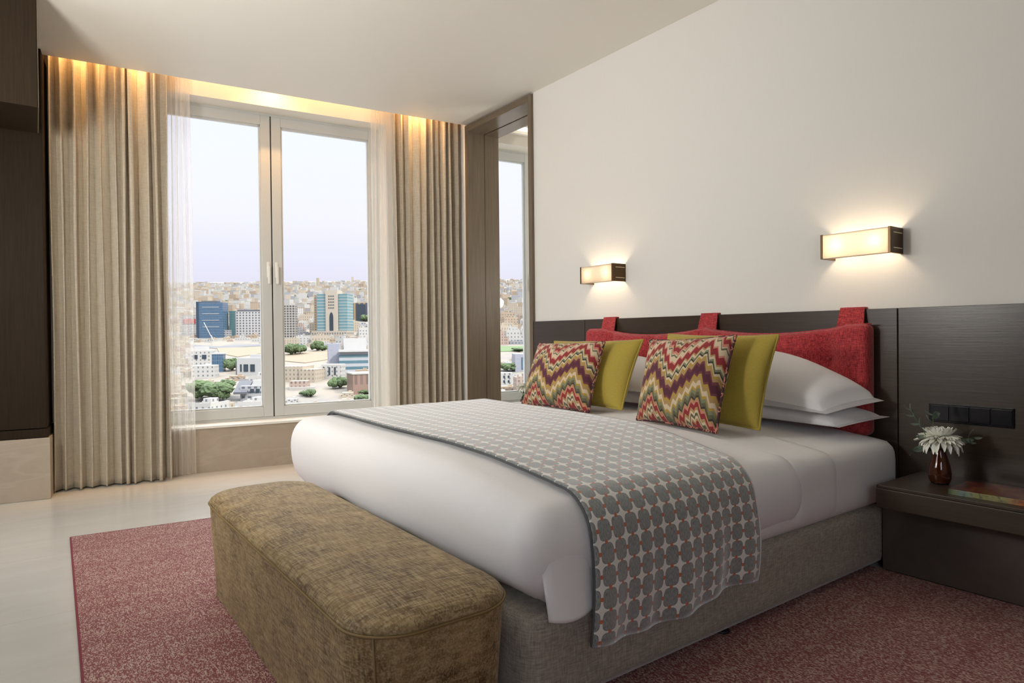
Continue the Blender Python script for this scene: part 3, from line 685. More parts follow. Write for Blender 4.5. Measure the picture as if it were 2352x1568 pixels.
# ------------------------------------------------------------------ flowers
def bloom(cx, cy, cz, R, root_label, group=None, vase_label='', vz=.45, sprigs=(), tilt=(0, 0)):
    v_ = empty('flower_vase', vase_label, 'vase', (cx, cy, vz))
    bm = bmesh.new(); lathe(bm, [(.030, .002), (.038, .008), (.043, .022), (.0445, .045), (.040, .075), (.032, .105), (.025, .130), (.022, .145), (.0215, .152), (.0185, .152), (.019, .143), (.022, .130), (.029, .104), (.037, .074), (.0415, .045), (.038, .020), (.020, .014)], 36)
    new_obj('vase_body', bm, 'amber_glass', v_, True)
    bm = bmesh.new(); lathe(bm, [(.028, 0.0), (.0335, .001), (.036, .006), (.034, .009), (.02, .010)], 36); new_obj('vase_foot', bm, 'black_gloss', v_, True)
    f_ = empty('chrysanthemum', root_label, 'flower', (cx, cy, cz))
    rnd = random.Random(int(cx * 1000)); bm = bmesh.new(); bg = bmesh.new()
    rows = [(104, .02, 22), (94, .05, 30), (80, .10, 36), (67, .15, 36), (54, .2, 32), (41, .25, 28), (29, .3, 20), (17, .35, 14), (7, .4, 9)]
    for ri, (el, _, cnt) in enumerate(rows):
        for k in range(cnt):
            az = 2 * PI * (k + rnd.uniform(-.3, .3) + ri * .5) / cnt; th0 = math.radians(el + rnd.uniform(-5, 5))
            ln = R * (1.0 - .105 * ri) * rnd.uniform(.88, 1.06); w = R * .085 * (1.0 if ri < 6 else .7)
            out = Vector((math.cos(az), math.sin(az), 0)); sd_ = Vector((-math.sin(az), math.cos(az), 0))
            droop = (.55 if ri < 1 else .2 if ri < 3 else -.25)
            prev = None; T = bm if ri < 7 else bg
            for s_ in range(6):
                t = s_ / 5; th = th0 + droop * t * t
                p = out * math.sin(th) * ln * t + Vector((0, 0, 1)) * math.cos(th) * ln * t * .84
                ww = w * (.35 + .75 * math.sin(PI * min(1, t * .62 + .16))) * (1 if s_ < 5 else .25); up_ = (Vector((0, 0, 1)) * math.sin(th) - out * math.cos(th)) * w * .5
                cur = [T.verts.new(p - sd_ * ww + up_), T.verts.new(p), T.verts.new(p + sd_ * ww + up_)]
                if prev:
                    T.faces.new((prev[0], prev[1], cur[1], cur[0])); T.faces.new((prev[1], prev[2], cur[2], cur[1]))
                prev = cur
    new_obj('petals', bm, 'petal', f_, True); new_obj('heart', bg, 'petal_green', f_, True)
    bm = bmesh.new(); tube(bm, [(0, 0, 0), (.004, .002, -(cz - vz) * .4), (-.004, 0, -(cz - vz) + .03)], .0035, 8); new_obj('stem', bm, 'stem', f_, True)
    for (lab, pts, leaves) in sprigs:
        s = empty('foliage_sprig', lab, 'foliage', (cx, cy, vz + .06)); bm = bmesh.new(); P = [Vector(q) for q in pts]; tube(bm, P, .0016, 6); new_obj('stem', bm, 'stem', s, True)
        bm = bmesh.new(); rr = random.Random(len(lab))
        for (t, lx, ly, lz, ln, wd) in leaves:
            i = min(len(P) - 2, int(t * (len(P) - 1))); fr_ = t * (len(P) - 1) - i; p = P[i].lerp(P[i + 1], fr_)
            d = Vector((lx, ly, lz)).normalized(); sd_ = d.cross(Vector((.4, -.8, .35))).normalized(); nn = d.cross(sd_)
            prev = None
            for q in range(7):
                u = q / 6; c = p + d * ln * u + nn * .12 * ln * math.sin(PI * u); ww = wd * math.sin(PI * min(.97, u * .9 + .06)) ** .8
                cur = [bm.verts.new(c - sd_ * ww), bm.verts.new(c + nn * wd * .25), bm.verts.new(c + sd_ * ww)]
                if prev: bm.faces.new((prev[0], prev[1], cur[1], cur[0])); bm.faces.new((prev[1], prev[2], cur[2], cur[1]))
                prev = cur
        new_obj('leaves', bm, 'eucalyptus', s, True)
RT = Vector((.807, -.59, 0))
def rv(a, z, b_=0): q = RT * a + Vector((.59, .807, 0)) * b_; return (q.x, q.y, z)
def lf(t, a, z, ln, wd, b_=0): q = rv(a, z, b_); return (t, q[0], q[1], q[2], ln, wd)
sprA = ('eucalyptus sprig with round pale leaves rising left of the white flower', [rv(0, -.02), rv(-.03, .09), rv(-.06, .15), rv(-.095, .215), rv(-.125, .265)],
        [lf(.62, -.2, 1, .05, .013), lf(.78, -.35, 1, .048, .013), lf(.92, -.3, 1, .045, .011), lf(.7, -1, .1, .05, .007), lf(.86, -1, .25, .05, .006), lf(1, -1, .45, .03, .006), lf(.5, -1, -.1, .045, .009)])
sprB = ('dark leafy sprig reaching right of the white flower', [rv(0, -.02), rv(.03, .08), rv(.07, .125), rv(.12, .135), rv(.155, .14)],
        [lf(.55, 1, .05, .07, .012), lf(.7, 1, -.35, .055, .011), lf(.8, .6, 1, .045, .007), lf(.95, 1, 0, .04, .007), lf(.85, .3, -1, .03, .008)])
sprC = ('dark leaves drooping left beneath the white flower', [rv(0, -.02), rv(-.02, .085), rv(-.06, .105), rv(-.10, .095)],
        [lf(.6, -1, -.2, .07, .013), lf(.95, -1, -.9, .05, .010), lf(.4, -1, .1, .04, .01)])
sprD = ('dark round leaves standing behind the white flower', [rv(0, -.02), rv(.005, .1, .03), rv(.01, .19, .06), rv(.015, .235, .07)],
        [lf(.75, -.6, .8, .04, .016, .2), lf(.9, .8, .4, .045, .017, .2), lf(.98, -.7, .5, .04, .016, .1), lf(.6, -1, .2, .04, .015, .1)])
bloom(3.204, 1.205, .652, .110, 'large white chrysanthemum with a green heart in the vase by the book', None, 'small amber-brown glass bottle vase beside the book on the near nightstand', .45, (sprA, sprB, sprC, sprD))
sprE = ('dark leaves under the white flower by the tall opening', [rv(0, -.02), rv(.01, .1), rv(.02, .15), rv(.045, .19)], [lf(.6, -.6, .3, .05, .015), lf(.7, .8, .2, .05, .015), lf(.85, .3, 1, .05, .013), lf(.5, -.4, -.6, .045, .013), lf(.9, 1, .6, .05, .013), lf(.55, .3, -.8, .05, .014)])
bloom(3.20, 4.235, .70, .075, 'white chrysanthemum by the tall opening, half behind the far zigzag cushion', None, 'amber-brown glass bottle vase behind the far zigzag cushion, by the tall opening', .45, (sprE,))

# book
bk = empty('book', 'paperback book with a colourful spine and dark red cover on the near nightstand', 'book', (3.02, 1.105, .45), rotz=.03)
new_obj('spine', BX(-.004, .001, -.42, 0, .0, .022, .001), 'magazine', bk)
new_obj('front_cover', BX(0, .235, -.42, 0, .0205, .022), 'cover', bk); new_obj('back_cover', BX(0, .235, -.42, 0, 0.0, .0015), 'cover', bk)
new_obj('pages', BX(.001, .230, -.416, -.004, .0016, .0204), 'paper', bk)

# ------------------------------------------------------------------ bench
bench = empty('bench', 'long brown-gold chenille bench with rounded corners at the foot of the bed', 'bench', (.84, 2.3, 0))
def outline(x0, x1, y0, y1, r, n=14):
    pts = []
    for cx, cy, a0 in ((x1 - r, y0 + r, -PI / 2), (x1 - r, y1 - r, 0), (x0 + r, y1 - r, PI / 2), (x0 + r, y0 + r, PI)):
        for i in range(n + 1):
            a = a0 + PI / 2 * i / n; pts.append((cx + r * math.cos(a), cy + r * math.sin(a)))
    out = []
    for i, p in enumerate(pts):
        q = pts[(i + 1) % len(pts)]; d = math.dist(p, q); k = max(1, int(d / .05))
        for j in range(k): out.append((p[0] + (q[0] - p[0]) * j / k, p[1] + (q[1] - p[1]) * j / k))
    return out
BXa, BXb, BYa, BYb, BR_ = .592, 1.062, 1.40, 3.175, .15
def ring(bm, inset, z, wob=0):
    o_ = outline(BXa, BXb, BYa, BYb, BR_); cx, cy = (BXa + BXb) / 2, (BYa + BYb) / 2; hx, hy = (BXb - BXa) / 2, (BYb - BYa) / 2; res = []
    for i, (x, y) in enumerate(o_):
        fx = (x - cx) * (hx - inset) / hx; fy = (y - cy) * (hy - inset) / hy
        zz = z; k = wob * noise.noise(Vector((x * 4, y * 4, z * 3)))
        res.append(bm.verts.new((cx + fx * (1 + k), cy + fy * (1 + k * .3), zz)))
    return res
def rings(specs, cap):
    bm = bmesh.new(); R2 = [ring(bm, *s_) for s_ in specs]
    for A, B in zip(R2, R2[1:]):
        for k in range(len(A)): bm.faces.new((A[k], A[(k + 1) % len(A)], B[(k + 1) % len(A)], B[k]))
    if cap: bm.faces.new(R2[-1])
    return bm
BZ = .405
rp(new_obj('skirt', rings([(.022 - .018 * (i / 14), .013 + (BZ - .013) * i / 14, .02) for i in range(15)], False), 'chenille', bench, True), bench)
rp(new_obj('seat', rings([(.004, BZ, .02), (.002, BZ + .008, 0), (.008, BZ + .020, 0), (.022, BZ + .031, 0), (.045, BZ + .038, 0), (.08, BZ + .043, 0), (.13, BZ + .047, 0), (.18, BZ + .049, 0), (.225, BZ + .05, 0)], True), 'chenille', bench, True), bench)
bm = bmesh.new(); tmp = bmesh.new(); rv_ = [v_.co.copy() for v_ in ring(tmp, .001, BZ, .02)]; tmp.free(); tube(bm, rv_, .0042, 6, True)
x, y = BXa + .045, BYa + .043; tube(bm, [(x + .022, y + .02, .014), (x + .012, y + .01, .2), (x, y, BZ)], .003, 6)
plain('bench_piping', (0.23, 0.15, 0.055), 0.6)
rp(new_obj('piping', bm, 'bench_piping', bench, True), bench)

# ------------------------------------------------------------------ rug
bm = bmesh.new(); prism(bm, [(.145, 4.43), (.02, YB + .3), (3.185, YB + .3), (3.185, 4.10), (2.6, 4.17)], 0.0, .0095)
rug = new_obj('rug', bm, 'rug_weave'); tag(rug, 'large burgundy and tan woven rug under the bed and the bench', 'rug')
plain('rug_border', (0.22, 0.035, 0.05), .85)
bm = bmesh.new(); tube(bm, [(.02, YB + .3, .006), (.145, 4.43, .006), (2.6, 4.17, .006)], .0055, 6); new_obj('binding', bm, 'rug_border', rug)
# ------------------------------------------------------------------ the city outside, on rising ground
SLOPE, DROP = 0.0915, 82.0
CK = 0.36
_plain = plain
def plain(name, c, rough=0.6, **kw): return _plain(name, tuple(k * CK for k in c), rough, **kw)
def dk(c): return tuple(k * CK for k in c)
GF = Vector((FWD.x, FWD.y, 0)).normalized(); GR = Vector((RIGHT.x, RIGHT.y, 0)).normalized(); GROT = math.atan2(GR.y, GR.x)
def gz(d): return EYE - DROP + SLOPE * d
def gp(d, l, dz=0): p = GF * d + GR * l; return Vector((p.x, p.y, gz(d) + dz))
def at(px, py):
    """ground point under a direction of view (distance ahead, sideways)"""
    r = RIGHT * ((px - 1176) / FPX) + UP * (-(py - 784) / FPX) + FWD
    rf = r.dot(GF); t = -DROP / (r.z - SLOPE * rf); return t * rf, t * r.dot(GR)
b = NB('city_ground'); v = b.co(); n1 = b.noise(v, 0.012, 5, 0.6); n2_ = b.noise(v, 0.08, 4, 0.6)
c = b.ramp(n1, [(.36, (0.42, 0.40, 0.37)), (.5, (0.66, 0.55, 0.42)), (.58, (0.40, 0.39, 0.37)), (.75, (0.62, 0.57, 0.5))])
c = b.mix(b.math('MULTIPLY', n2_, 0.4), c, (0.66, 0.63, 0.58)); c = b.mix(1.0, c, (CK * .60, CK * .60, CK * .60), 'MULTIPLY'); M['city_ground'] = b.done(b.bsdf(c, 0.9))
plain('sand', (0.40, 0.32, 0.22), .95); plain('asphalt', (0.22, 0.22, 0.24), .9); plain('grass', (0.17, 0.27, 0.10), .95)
def facade(name, wall, glass, pu, pv, fu, fv, rough=0.5, top=None, band=None):
    b = NB(name); g = b.n('ShaderNodeNewGeometry'); v = b.co('UV'); s = b.sep(v); nz = b.sep(g.outputs['Normal'])['Z']
    a = b.math('LESS_THAN', b.math('ABSOLUTE', b.math('SUBTRACT', b.math('FRACT', b.math('DIVIDE', s['X'], pu)), .5)), fu / 2)
    c = b.math('LESS_THAN', b.math('ABSOLUTE', b.math('SUBTRACT', b.math('FRACT', b.math('DIVIDE', s['Y'], pv)), .5)), fv / 2)
    m = b.math('MULTIPLY', a, c); m = b.math('MULTIPLY', m, b.math('LESS_THAN', nz, .5))
    nn = b.noise(b.mp(v, (1 / pu, 1 / pv, 1)), 0.9, 2); gl = b.mix(nn, glass, tuple(min(1, k * 1.9 + .04) for k in glass))
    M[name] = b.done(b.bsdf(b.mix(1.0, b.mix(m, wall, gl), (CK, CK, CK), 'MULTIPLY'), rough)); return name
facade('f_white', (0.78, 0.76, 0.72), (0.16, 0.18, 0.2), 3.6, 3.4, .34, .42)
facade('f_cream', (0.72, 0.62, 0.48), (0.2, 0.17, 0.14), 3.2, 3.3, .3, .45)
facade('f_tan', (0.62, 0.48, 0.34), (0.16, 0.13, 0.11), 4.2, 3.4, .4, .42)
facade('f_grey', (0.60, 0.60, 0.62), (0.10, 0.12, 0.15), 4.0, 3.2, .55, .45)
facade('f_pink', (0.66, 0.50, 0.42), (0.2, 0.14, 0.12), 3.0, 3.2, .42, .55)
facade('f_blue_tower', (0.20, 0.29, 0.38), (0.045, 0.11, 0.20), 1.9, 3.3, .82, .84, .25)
facade('f_blue_shaded', (0.05, 0.08, 0.12), (0.02, 0.05, 0.09), 2, 3.3, .8, .8, .3)
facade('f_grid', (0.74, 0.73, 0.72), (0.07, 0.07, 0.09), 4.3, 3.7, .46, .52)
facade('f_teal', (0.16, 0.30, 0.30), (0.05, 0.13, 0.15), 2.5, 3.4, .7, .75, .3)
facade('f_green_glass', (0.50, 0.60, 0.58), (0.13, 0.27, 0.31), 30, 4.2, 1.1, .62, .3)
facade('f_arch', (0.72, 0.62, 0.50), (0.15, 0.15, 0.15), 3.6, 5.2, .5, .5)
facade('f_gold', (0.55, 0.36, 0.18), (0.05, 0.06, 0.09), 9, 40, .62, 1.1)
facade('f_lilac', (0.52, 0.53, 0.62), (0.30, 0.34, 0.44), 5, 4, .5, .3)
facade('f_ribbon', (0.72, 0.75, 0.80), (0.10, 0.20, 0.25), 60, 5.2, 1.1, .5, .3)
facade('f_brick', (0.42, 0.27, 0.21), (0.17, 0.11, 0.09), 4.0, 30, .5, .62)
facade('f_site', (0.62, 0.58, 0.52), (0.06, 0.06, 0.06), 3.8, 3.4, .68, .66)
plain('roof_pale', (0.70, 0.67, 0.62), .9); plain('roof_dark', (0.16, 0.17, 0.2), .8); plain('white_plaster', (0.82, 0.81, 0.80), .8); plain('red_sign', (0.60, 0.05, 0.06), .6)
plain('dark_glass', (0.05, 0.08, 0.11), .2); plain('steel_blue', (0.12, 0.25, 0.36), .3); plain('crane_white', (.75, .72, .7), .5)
def blockmesh(bm, w, d, h, x=0, y=0, z=0, uv=None, foot=6):
    """box w x d x h centred at x, y; wall faces carry uv in metres; reaches below its base so that it stands in the slope"""
    uv = uv or bm.loops.layers.uv.verify()
    c = [(x - w / 2, y - d / 2), (x + w / 2, y - d / 2), (x + w / 2, y + d / 2), (x - w / 2, y + d / 2)]
    lo = [bm.verts.new((p[0], p[1], z - (foot if z == 0 else 0))) for p in c]; hi = [bm.verts.new((p[0], p[1], z + h)) for p in c]
    for i in range(4):
        j = (i + 1) % 4; f = bm.faces.new((lo[i], lo[j], hi[j], hi[i])); L_ = math.dist(c[i], c[j]); b0 = -foot if z == 0 else 0
        for l, q in zip(f.loops, ((0, b0), (L_, b0), (L_, h), (0, h))): l[uv].uv = q
    bm.faces.new(hi); bm.faces.new(lo[::-1])
def flatobj(name, bm, mat, parent=None, loc=None, rotz=0):
    me = bpy.data.meshes.new(name); bm.to_mesh(me); bm.free(); me.materials.append(M[mat]); o = bpy.data.objects.new(name, me); COL.objects.link(o)
    if parent is not None: o.parent = parent
    if loc is not None: o.location = loc
    o.rotation_euler.z = rotz; return o
def hero(name, label, x0, x1, yb, yt, rot=0, deep=.8, cat='building'):
    d, l = at((x0 + x1) / 2, yb); w = (x1 - x0) / FPX * d; h = (yb - yt) / FPX * d
    r = empty(name, label, cat, gp(d, l), GROT + rot); return r, w, h, w * deep, d / FPX
def part(r, nm, mat, w, d, h, x=0, y=0, z=0):
    bm = bmesh.new(); blockmesh(bm, w, d, h, x, y, z); return flatobj(nm, bm, mat, r)
taken = []
def keep(x0, x1, yb, extra=14, yt=None):
    d0, l0 = at(x0, yb); d1, l1 = at(x1, yb); taken.append((min(d0, d1) - extra, max(d0, d1) + (extra + (l1 - l0)), l0 - extra * .4, l1 + extra * .4))
def clear_view(x0, x1, yt, yb):                 # nothing tall in front of a landmark's visible face
    d1, _ = at((x0 + x1) / 2, yb); taken.append(('v', x0, x1, yt, yb, d1))
# ground
bm = bmesh.new(); q = [gp(120, -700), gp(120, 500), gp(14000, 9000), gp(14000, -12000)]
bm.faces.new([bm.verts.new(p) for p in q])
g_ = flatobj('city_ground', bm, 'city_ground'); struct(g_)
def patch(name, label, cat, mat, pts, dz=.6):
    bm = bmesh.new(); P = [gp(*at(*p), dz) for p in pts]; a = [bm.verts.new(p) for p in P]; c = [bm.verts.new(p - Vector((0, 0, 1.2))) for p in P]
    bm.faces.new(a); n = len(a)
    for i in range(n): bm.faces.new((a[i], c[i], c[(i + 1) % n], a[(i + 1) % n]))
    tag(flatobj(name, bm, mat), label, cat)
    xs = [p[0] for p in pts]; ys = [p[1] for p in pts]; d0 = min(at(p[0], p[1])[0] for p in pts); d1 = max(at(p[0], p[1])[0] for p in pts)
    taken.append(('p', min(xs) - 3, max(xs) + 3, min(ys), max(ys) + 8))
patch('sandy_lot', 'bare sandy lot in the left pane below the white grid-windowed block', 'lot', 'sand', [(498, 800), (600, 797), (600, 812), (545, 820), (505, 812)])
patch('sandy_lot', 'bare sandy lot in the right pane left of the white glass-fronted hall', 'lot', 'sand', [(655, 812), (752, 806), (756, 826), (700, 834), (655, 830)])
patch('playing_field', 'green field seen through the tall opening beside the bed', 'field', 'grass', [(1140, 796), (1215, 795), (1215, 806), (1140, 808)])
patch('city_road', 'grey road crossing the left pane below the blue tower', 'road', 'asphalt', [(440, 792), (500, 796), (610, 790), (610, 794), (500, 801), (440, 797)], .4)

# landmarks of the left pane
r, w, h, dp, k = hero('glass_tower', 'dark blue glass office tower in the left pane of the window', 461, 520, 774, 692, .12, .7); clear_view(461, 520, 700, 774)
part(r, 'tower_body', 'f_blue_tower', w * .92, dp, h * .96); part(r, 'roof_plant', 'roof_dark', w * .6, dp * .5, h * .05, -w * .08, 0, h * .96)
part(r, 'podium', 'f_grey', w * .55, dp * .8, 16 * k, w * .36, dp * .1); part(r, 'shaded_side', 'f_blue_shaded', w * .10, dp * 1.02, h * .98, -w * .46, 0)  # shade on the tower's left side put into a darker blue
for zz in (.82, .64, .46, .28): part(r, 'floor_band', 'white_plaster', w * .62, .8, h * .012, w * .02, -dp * .5, h * zz)
r, w, h, dp, k = hero('grid_block', 'white office block with a grid of small square windows, behind the window mullion', 538, 640, 769, 712, .10, .5); clear_view(538, 660, 712, 769)
part(r, 'block_body', 'f_grid', w * .86, dp, h * .93, w * .06); part(r, 'glass_flank', 'f_teal', w * .13, dp * .98, h * .96, -w * .44, -dp * .02); part(r, 'roof_terrace', 'roof_dark', w * .8, dp * .9, h * .07, w * .06, 0, h * .93)
r, w, h, dp, k = hero('concrete_frame', 'unfinished concrete frame building at the left edge of the right pane', 655, 681, 775, 700, .1, .9); clear_view(655, 681, 700, 775)
part(r, 'frame_body', 'f_site', w, dp, h); part(r, 'stair_core', 'roof_pale', w * .3, dp * .4, h * 1.05, w * .2)
r, w, h, dp, k = hero('sign_hall', 'low pale hall with a long red sign, left of the blue tower', 424, 458, 768, 722, 0, .8); clear_view(424, 458, 722, 768)
part(r, 'hall_body', 'f_grey', w, dp, h * .95); part(r, 'sign', 'red_sign', w * .8, 1, h * .22, w * .05, -dp * .5 - .5, h * .55)
r, w, h, dp, k = hero('white_villa', 'white villa with dark windows in the lower left pane', 440, 494, 838, 796, .25, .8); clear_view(440, 494, 796, 838)
part(r, 'villa_body', 'f_white', w * .85, dp, h * .8); part(r, 'roof_room', 'white_plaster', w * .5, dp * .6, h * .2, -w * .05, 0, h * .8)
for xx in (-.22, .12): part(r, 'window', 'dark_glass', w * .17, .5, h * .22, w * xx, -dp * .5 - .1, h * .35)
r, w, h, dp, k = hero('blue_glass_block', 'small blue glass office block beside the white villa', 489, 517, 853, 813, .15, .8); clear_view(489, 517, 813, 853)
part(r, 'block_body', 'f_blue_tower', w * .85, dp, h); part(r, 'roof_slab', 'white_plaster', w * .9, dp * 1.05, 1.2, 0, 0, h)
r, w, h, dp, k = hero('white_block', 'windowless white apartment block above the big green tree', 444, 500, 866, 836, .18, .7); clear_view(444, 500, 836, 866)
part(r, 'block_body', 'f_white', w * .88, dp, h * .92); part(r, 'roof_room', 'white_plaster', w * .2, dp * .3, h * .12, w * .1, 0, h * .92)
r, w, h, dp, k = hero('modern_villa', 'white modern villa with tall dark windows beside the window mullion', 553, 625, 858, 815, -.25, .7); clear_view(553, 600, 815, 858)
part(r, 'villa_body', 'white_plaster', w * .9, dp, h * .86); part(r, 'roof_room', 'white_plaster', w * .4, dp * .5, h * .18, w * .1, 0, h * .86); part(r, 'flank', 'roof_dark', w * .04, dp, h * .7, -w * .47)
for xx, ww in ((-.30, .05), (-.12, .16), (.12, .16)): part(r, 'window', 'dark_glass', w * ww, .5, h * .38, w * xx, -dp * .5 - .1, h * .15)
r, w, h, dp, k = hero('grey_house', 'grey house with a dark sloping roof at the bottom of the left pane', 548, 625, 915, 872, .1, .6); clear_view(548, 600, 872, 915)
part(r, 'house_body', 'f_grey', w * .8, dp, h * .72, w * .06); part(r, 'tower', 'white_plaster', w * .3, dp * .5, h, w * .15)
bm = bmesh.new()
for (a, z) in ((0, 0),): 
    P = [(-w * .5, -dp * .7, h * .42), (-w * .12, -dp * .7, h * .42), (-w * .12, dp * .3, h * .95), (-w * .5, dp * .3, h * .95)]; A = [bm.verts.new(p) for p in P]; B_ = [bm.verts.new((p[0], p[1], p[2] - 1.5)) for p in P]
    bm.faces.new(A); bm.faces.new(B_[::-1])
    for i in range(4): bm.faces.new((A[i], B_[i], B_[(i + 1) % 4], A[(i + 1) % 4]))
flatobj('sloping_roof', bm, 'roof_dark', r)
for xx in (.0, .16): part(r, 'window', 'dark_glass', w * .11, .5, h * .2, w * xx, -dp * .5 - .1, h * .36)
# landmarks of the right pane
r, w, h, dp, k = hero('arch_tower', 'cream tower with a tall pointed arch between two green glass wings, right pane', 727, 806, 770, 668, -.1, .5); clear_view(727, 806, 672, 770)
part(r, 'glass_wing', 'f_green_glass', w * .26, dp, h * .92, -w * .26); part(r, 'glass_wing', 'f_green_glass', w * .26, dp, h * .92, w * .36, dp * .1)
part(r, 'flank', 'f_tan', w * .14, dp * .9, h * .9, -w * .44, dp * .1)  # tan colour stands in for shade on this left wall
sl = part(r, 'centre_slab', 'f_cream', w * .34, dp * .9, h, w * .05, -dp * .12)
sl.data.materials[0] = M['white_cream'] if 'white_cream' in M else plain('white_cream', (0.74, 0.65, 0.53), .8)
for i in range(5):
    for j in range(4): part(r, 'window', 'dark_glass', w * .022, .4, h * .022, w * (.05 - .07 + .046 * j), -dp * .57 - .2, h * (.60 + .065 * i)) if (i + j) % 1 == 0 else None
bm = bmesh.new(); aw, ah = w * .055, h * .52; pts = [(-aw, 0), (aw, 0), (aw, ah * .8), (aw * .7, ah * .92), (0, ah), (-aw * .7, ah * .92), (-aw, ah * .8)]
A = [bm.verts.new((x + w * .05, -dp * .57 - .5, z)) for x, z in pts]; B_ = [bm.verts.new((x + w * .05, -dp * .57 + .2, z)) for x, z in pts]; bm.faces.new(A)
for i in range(7): bm.faces.new((A[i], B_[i], B_[(i + 1) % 7], A[(i + 1) % 7]))
flatobj('arch_glazing', bm, 'dark_glass', r)
part(r, 'podium', 'f_arch', w * 1.05, dp * 1.2, h * .10, 0, -dp * .1)
r, w, h, dp, k = hero('gold_block', 'ochre and dark glass office block right of the arch tower', 806, 862, 736, 696, 0, .5); clear_view(806, 855, 700, 736)
part(r, 'block_body', 'f_gold', w * .95, dp, h); part(r, 'centre_glazing', 'dark_glass', w * .34, 1, h * .92, -w * .02, -dp * .5 - .5)
r, w, h, dp, k = hero('glass_hall', 'large white building with a ribbon-glazed front at the right of the right pane', 752, 878, 850, 778, .32, .9); clear_view(752, 860, 800, 850)
part(r, 'main_body', 'f_ribbon', w * .78, dp * .6, h * .62, w * .10); part(r, 'shaded_flank', 'f_lilac', w * .22, dp * .3, h * .86, -w * .36, -dp * .02); part(r, 'roof_box', 'white_plaster', w * .40, dp * .35, h * .42, w * .0, dp * .05, h * .60)  # lilac colour of the left part stands in for shade on the white hall
part(r, 'canopy', 'white_plaster', w * .8, dp * .1, 2, w * .10, -dp * .32, h * .60)
r, w, h, dp, k = hero('brick_block', 'red-brown brick block with tall slit windows at the lower right of the right pane', 796, 880, 898, 850, .45, .8); clear_view(796, 860, 850, 898)
part(r, 'block_body', 'f_brick', w * .8, dp, h * .85); part(r, 'roof_slab', 'roof_pale', w * .84, dp * 1.04, h * .06, 0, 0, h * .85)
r, w, h, dp, k = hero('cream_apartments', 'cream apartment blocks with roof terraces at the lower left of the right pane', 640, 742, 872, 838, -.12, .6); clear_view(650, 742, 838, 872)
part(r, 'block_body', 'f_cream', w * .6, dp, h * .95, -w * .12); part(r, 'side_block', 'f_cream', w * .36, dp * .9, h * .75, w * .3, -dp * .1)
r, w, h, dp, k = hero('white_apartments', 'white apartment block with dark slot windows in the right pane', 742, 791, 866, 834, -.05, .7); clear_view(742, 791, 834, 866)
part(r, 'block_body', 'f_white', w * .92, dp, h * .95)
for xx in (-.34, -.08, .18): part(r, 'window', 'dark_glass', w * .07, .5, h * .55, w * xx, -dp * .5 - .1, h * .2)
r, w, h, dp, k = hero('pink_house', 'low pink-cream house with arched porch below the cream apartments', 668, 710, 892, 872, .1, .7); clear_view(668, 710, 872, 892)
part(r, 'house_body', 'f_pink', w * .95, dp, h * .9); part(r, 'terrace', 'roof_pale', w * 1.3, dp * .5, h * .25, w * .2, -dp * .5)
# seen through the opening
r, w, h, dp, k = hero('blue_office', 'blue-grey glass office seen through the tall opening', 1176, 1222, 850, 812, .2, .8); clear_view(1176, 1210, 812, 850); part(r, 'office_body', 'f_lilac', w * .85, dp, h); part(r, 'glazing', 'steel_blue', w * .4, .6, h * .7, w * .1, -dp * .5 - .2, h * .1)
r, w, h, dp, k = hero('corner_house', 'white house with paired dark windows seen through the tall opening', 1140, 1178, 884, 852, .1, .8); clear_view(1140, 1178, 852, 884); part(r, 'house_body', 'f_white', w * .9, dp, h * .9)
for xx in (-.05, .22): 
    for zz in (.22, .55): part(r, 'window', 'dark_glass', w * .1, .4, h * .16, w * xx, -dp * .5 - .1, h * zz)
# tower crane
d, l = at(486, 792); bm = bmesh.new(); k = d / FPX; tube(bm, [(0, 0, -2), (0, 0, 22 * k)], 0.5, 4); tube(bm, [(6 * k, 0, 6 * k), (-17 * k, 0, 52 * k)], .45, 4); tube(bm, [(0, 0, 22 * k), (6 * k, 0, 6 * k)], .4, 4)
tag(flatobj('crane', bm, 'crane_white', None, gp(d, l), GROT), 'thin pale crane jib slanting in front of the blue tower', 'crane')

# trees
b = NB('foliage'); v = b.co(); n1 = b.noise(v, 0.9, 5, .7); oi = b.n('ShaderNodeObjectInfo')
c = b.mix(b.math('MULTIPLY_ADD', n1, 1.8, -.4, clamp=True), dk((0.055, 0.11, 0.035)), dk((0.20, 0.29, 0.11))); M['foliage'] = b.done(b.bsdf(c, .9))
plain('bark', (0.2, 0.14, 0.09), .9)
def tree_mesh(seed, W=1, Hh=1, n=26):
    rnd = random.Random(seed); bm = bmesh.new()
    for i in range(n):
        a = rnd.uniform(0, 2 * PI); rr = rnd.random() ** .5 * .40 * W; z = Hh * rnd.uniform(.30, .80); k = .24 * rnd.uniform(.6, 1.0) * (1.1 - abs(z / Hh - .55))
        t = bmesh.new(); bmesh.ops.create_icosphere(t, subdivisions=3, radius=1)
        for v_ in t.verts:
            p = v_.co.copy(); q = p * (1 + .30 * noise.noise(p * 2.6 + Vector((i, 0, 0))) + .22 * noise.noise(p * 7 + Vector((0, i, 0)))) * k
            v_.co = q + Vector((math.cos(a) * rr, math.sin(a) * rr, z))
        merge(bm, t)
    me = bpy.data.meshes.new('crown'); bm.to_mesh(me); bm.free(); me.materials.append(M['foliage'])
    b2 = bmesh.new(); tube(b2, [(0, 0, -.1), (.01, 0, .25 * Hh), (-.01, .01, .5 * Hh)], [.035, .028, .015], 7); m2 = bpy.data.meshes.new('trunk'); b2.to_mesh(m2); b2.free(); m2.materials.append(M['bark']); return me, m2
TM = [tree_mesh(1, 1.5, .75), tree_mesh(2, 1, 1), tree_mesh(3, 1.2, .8)]
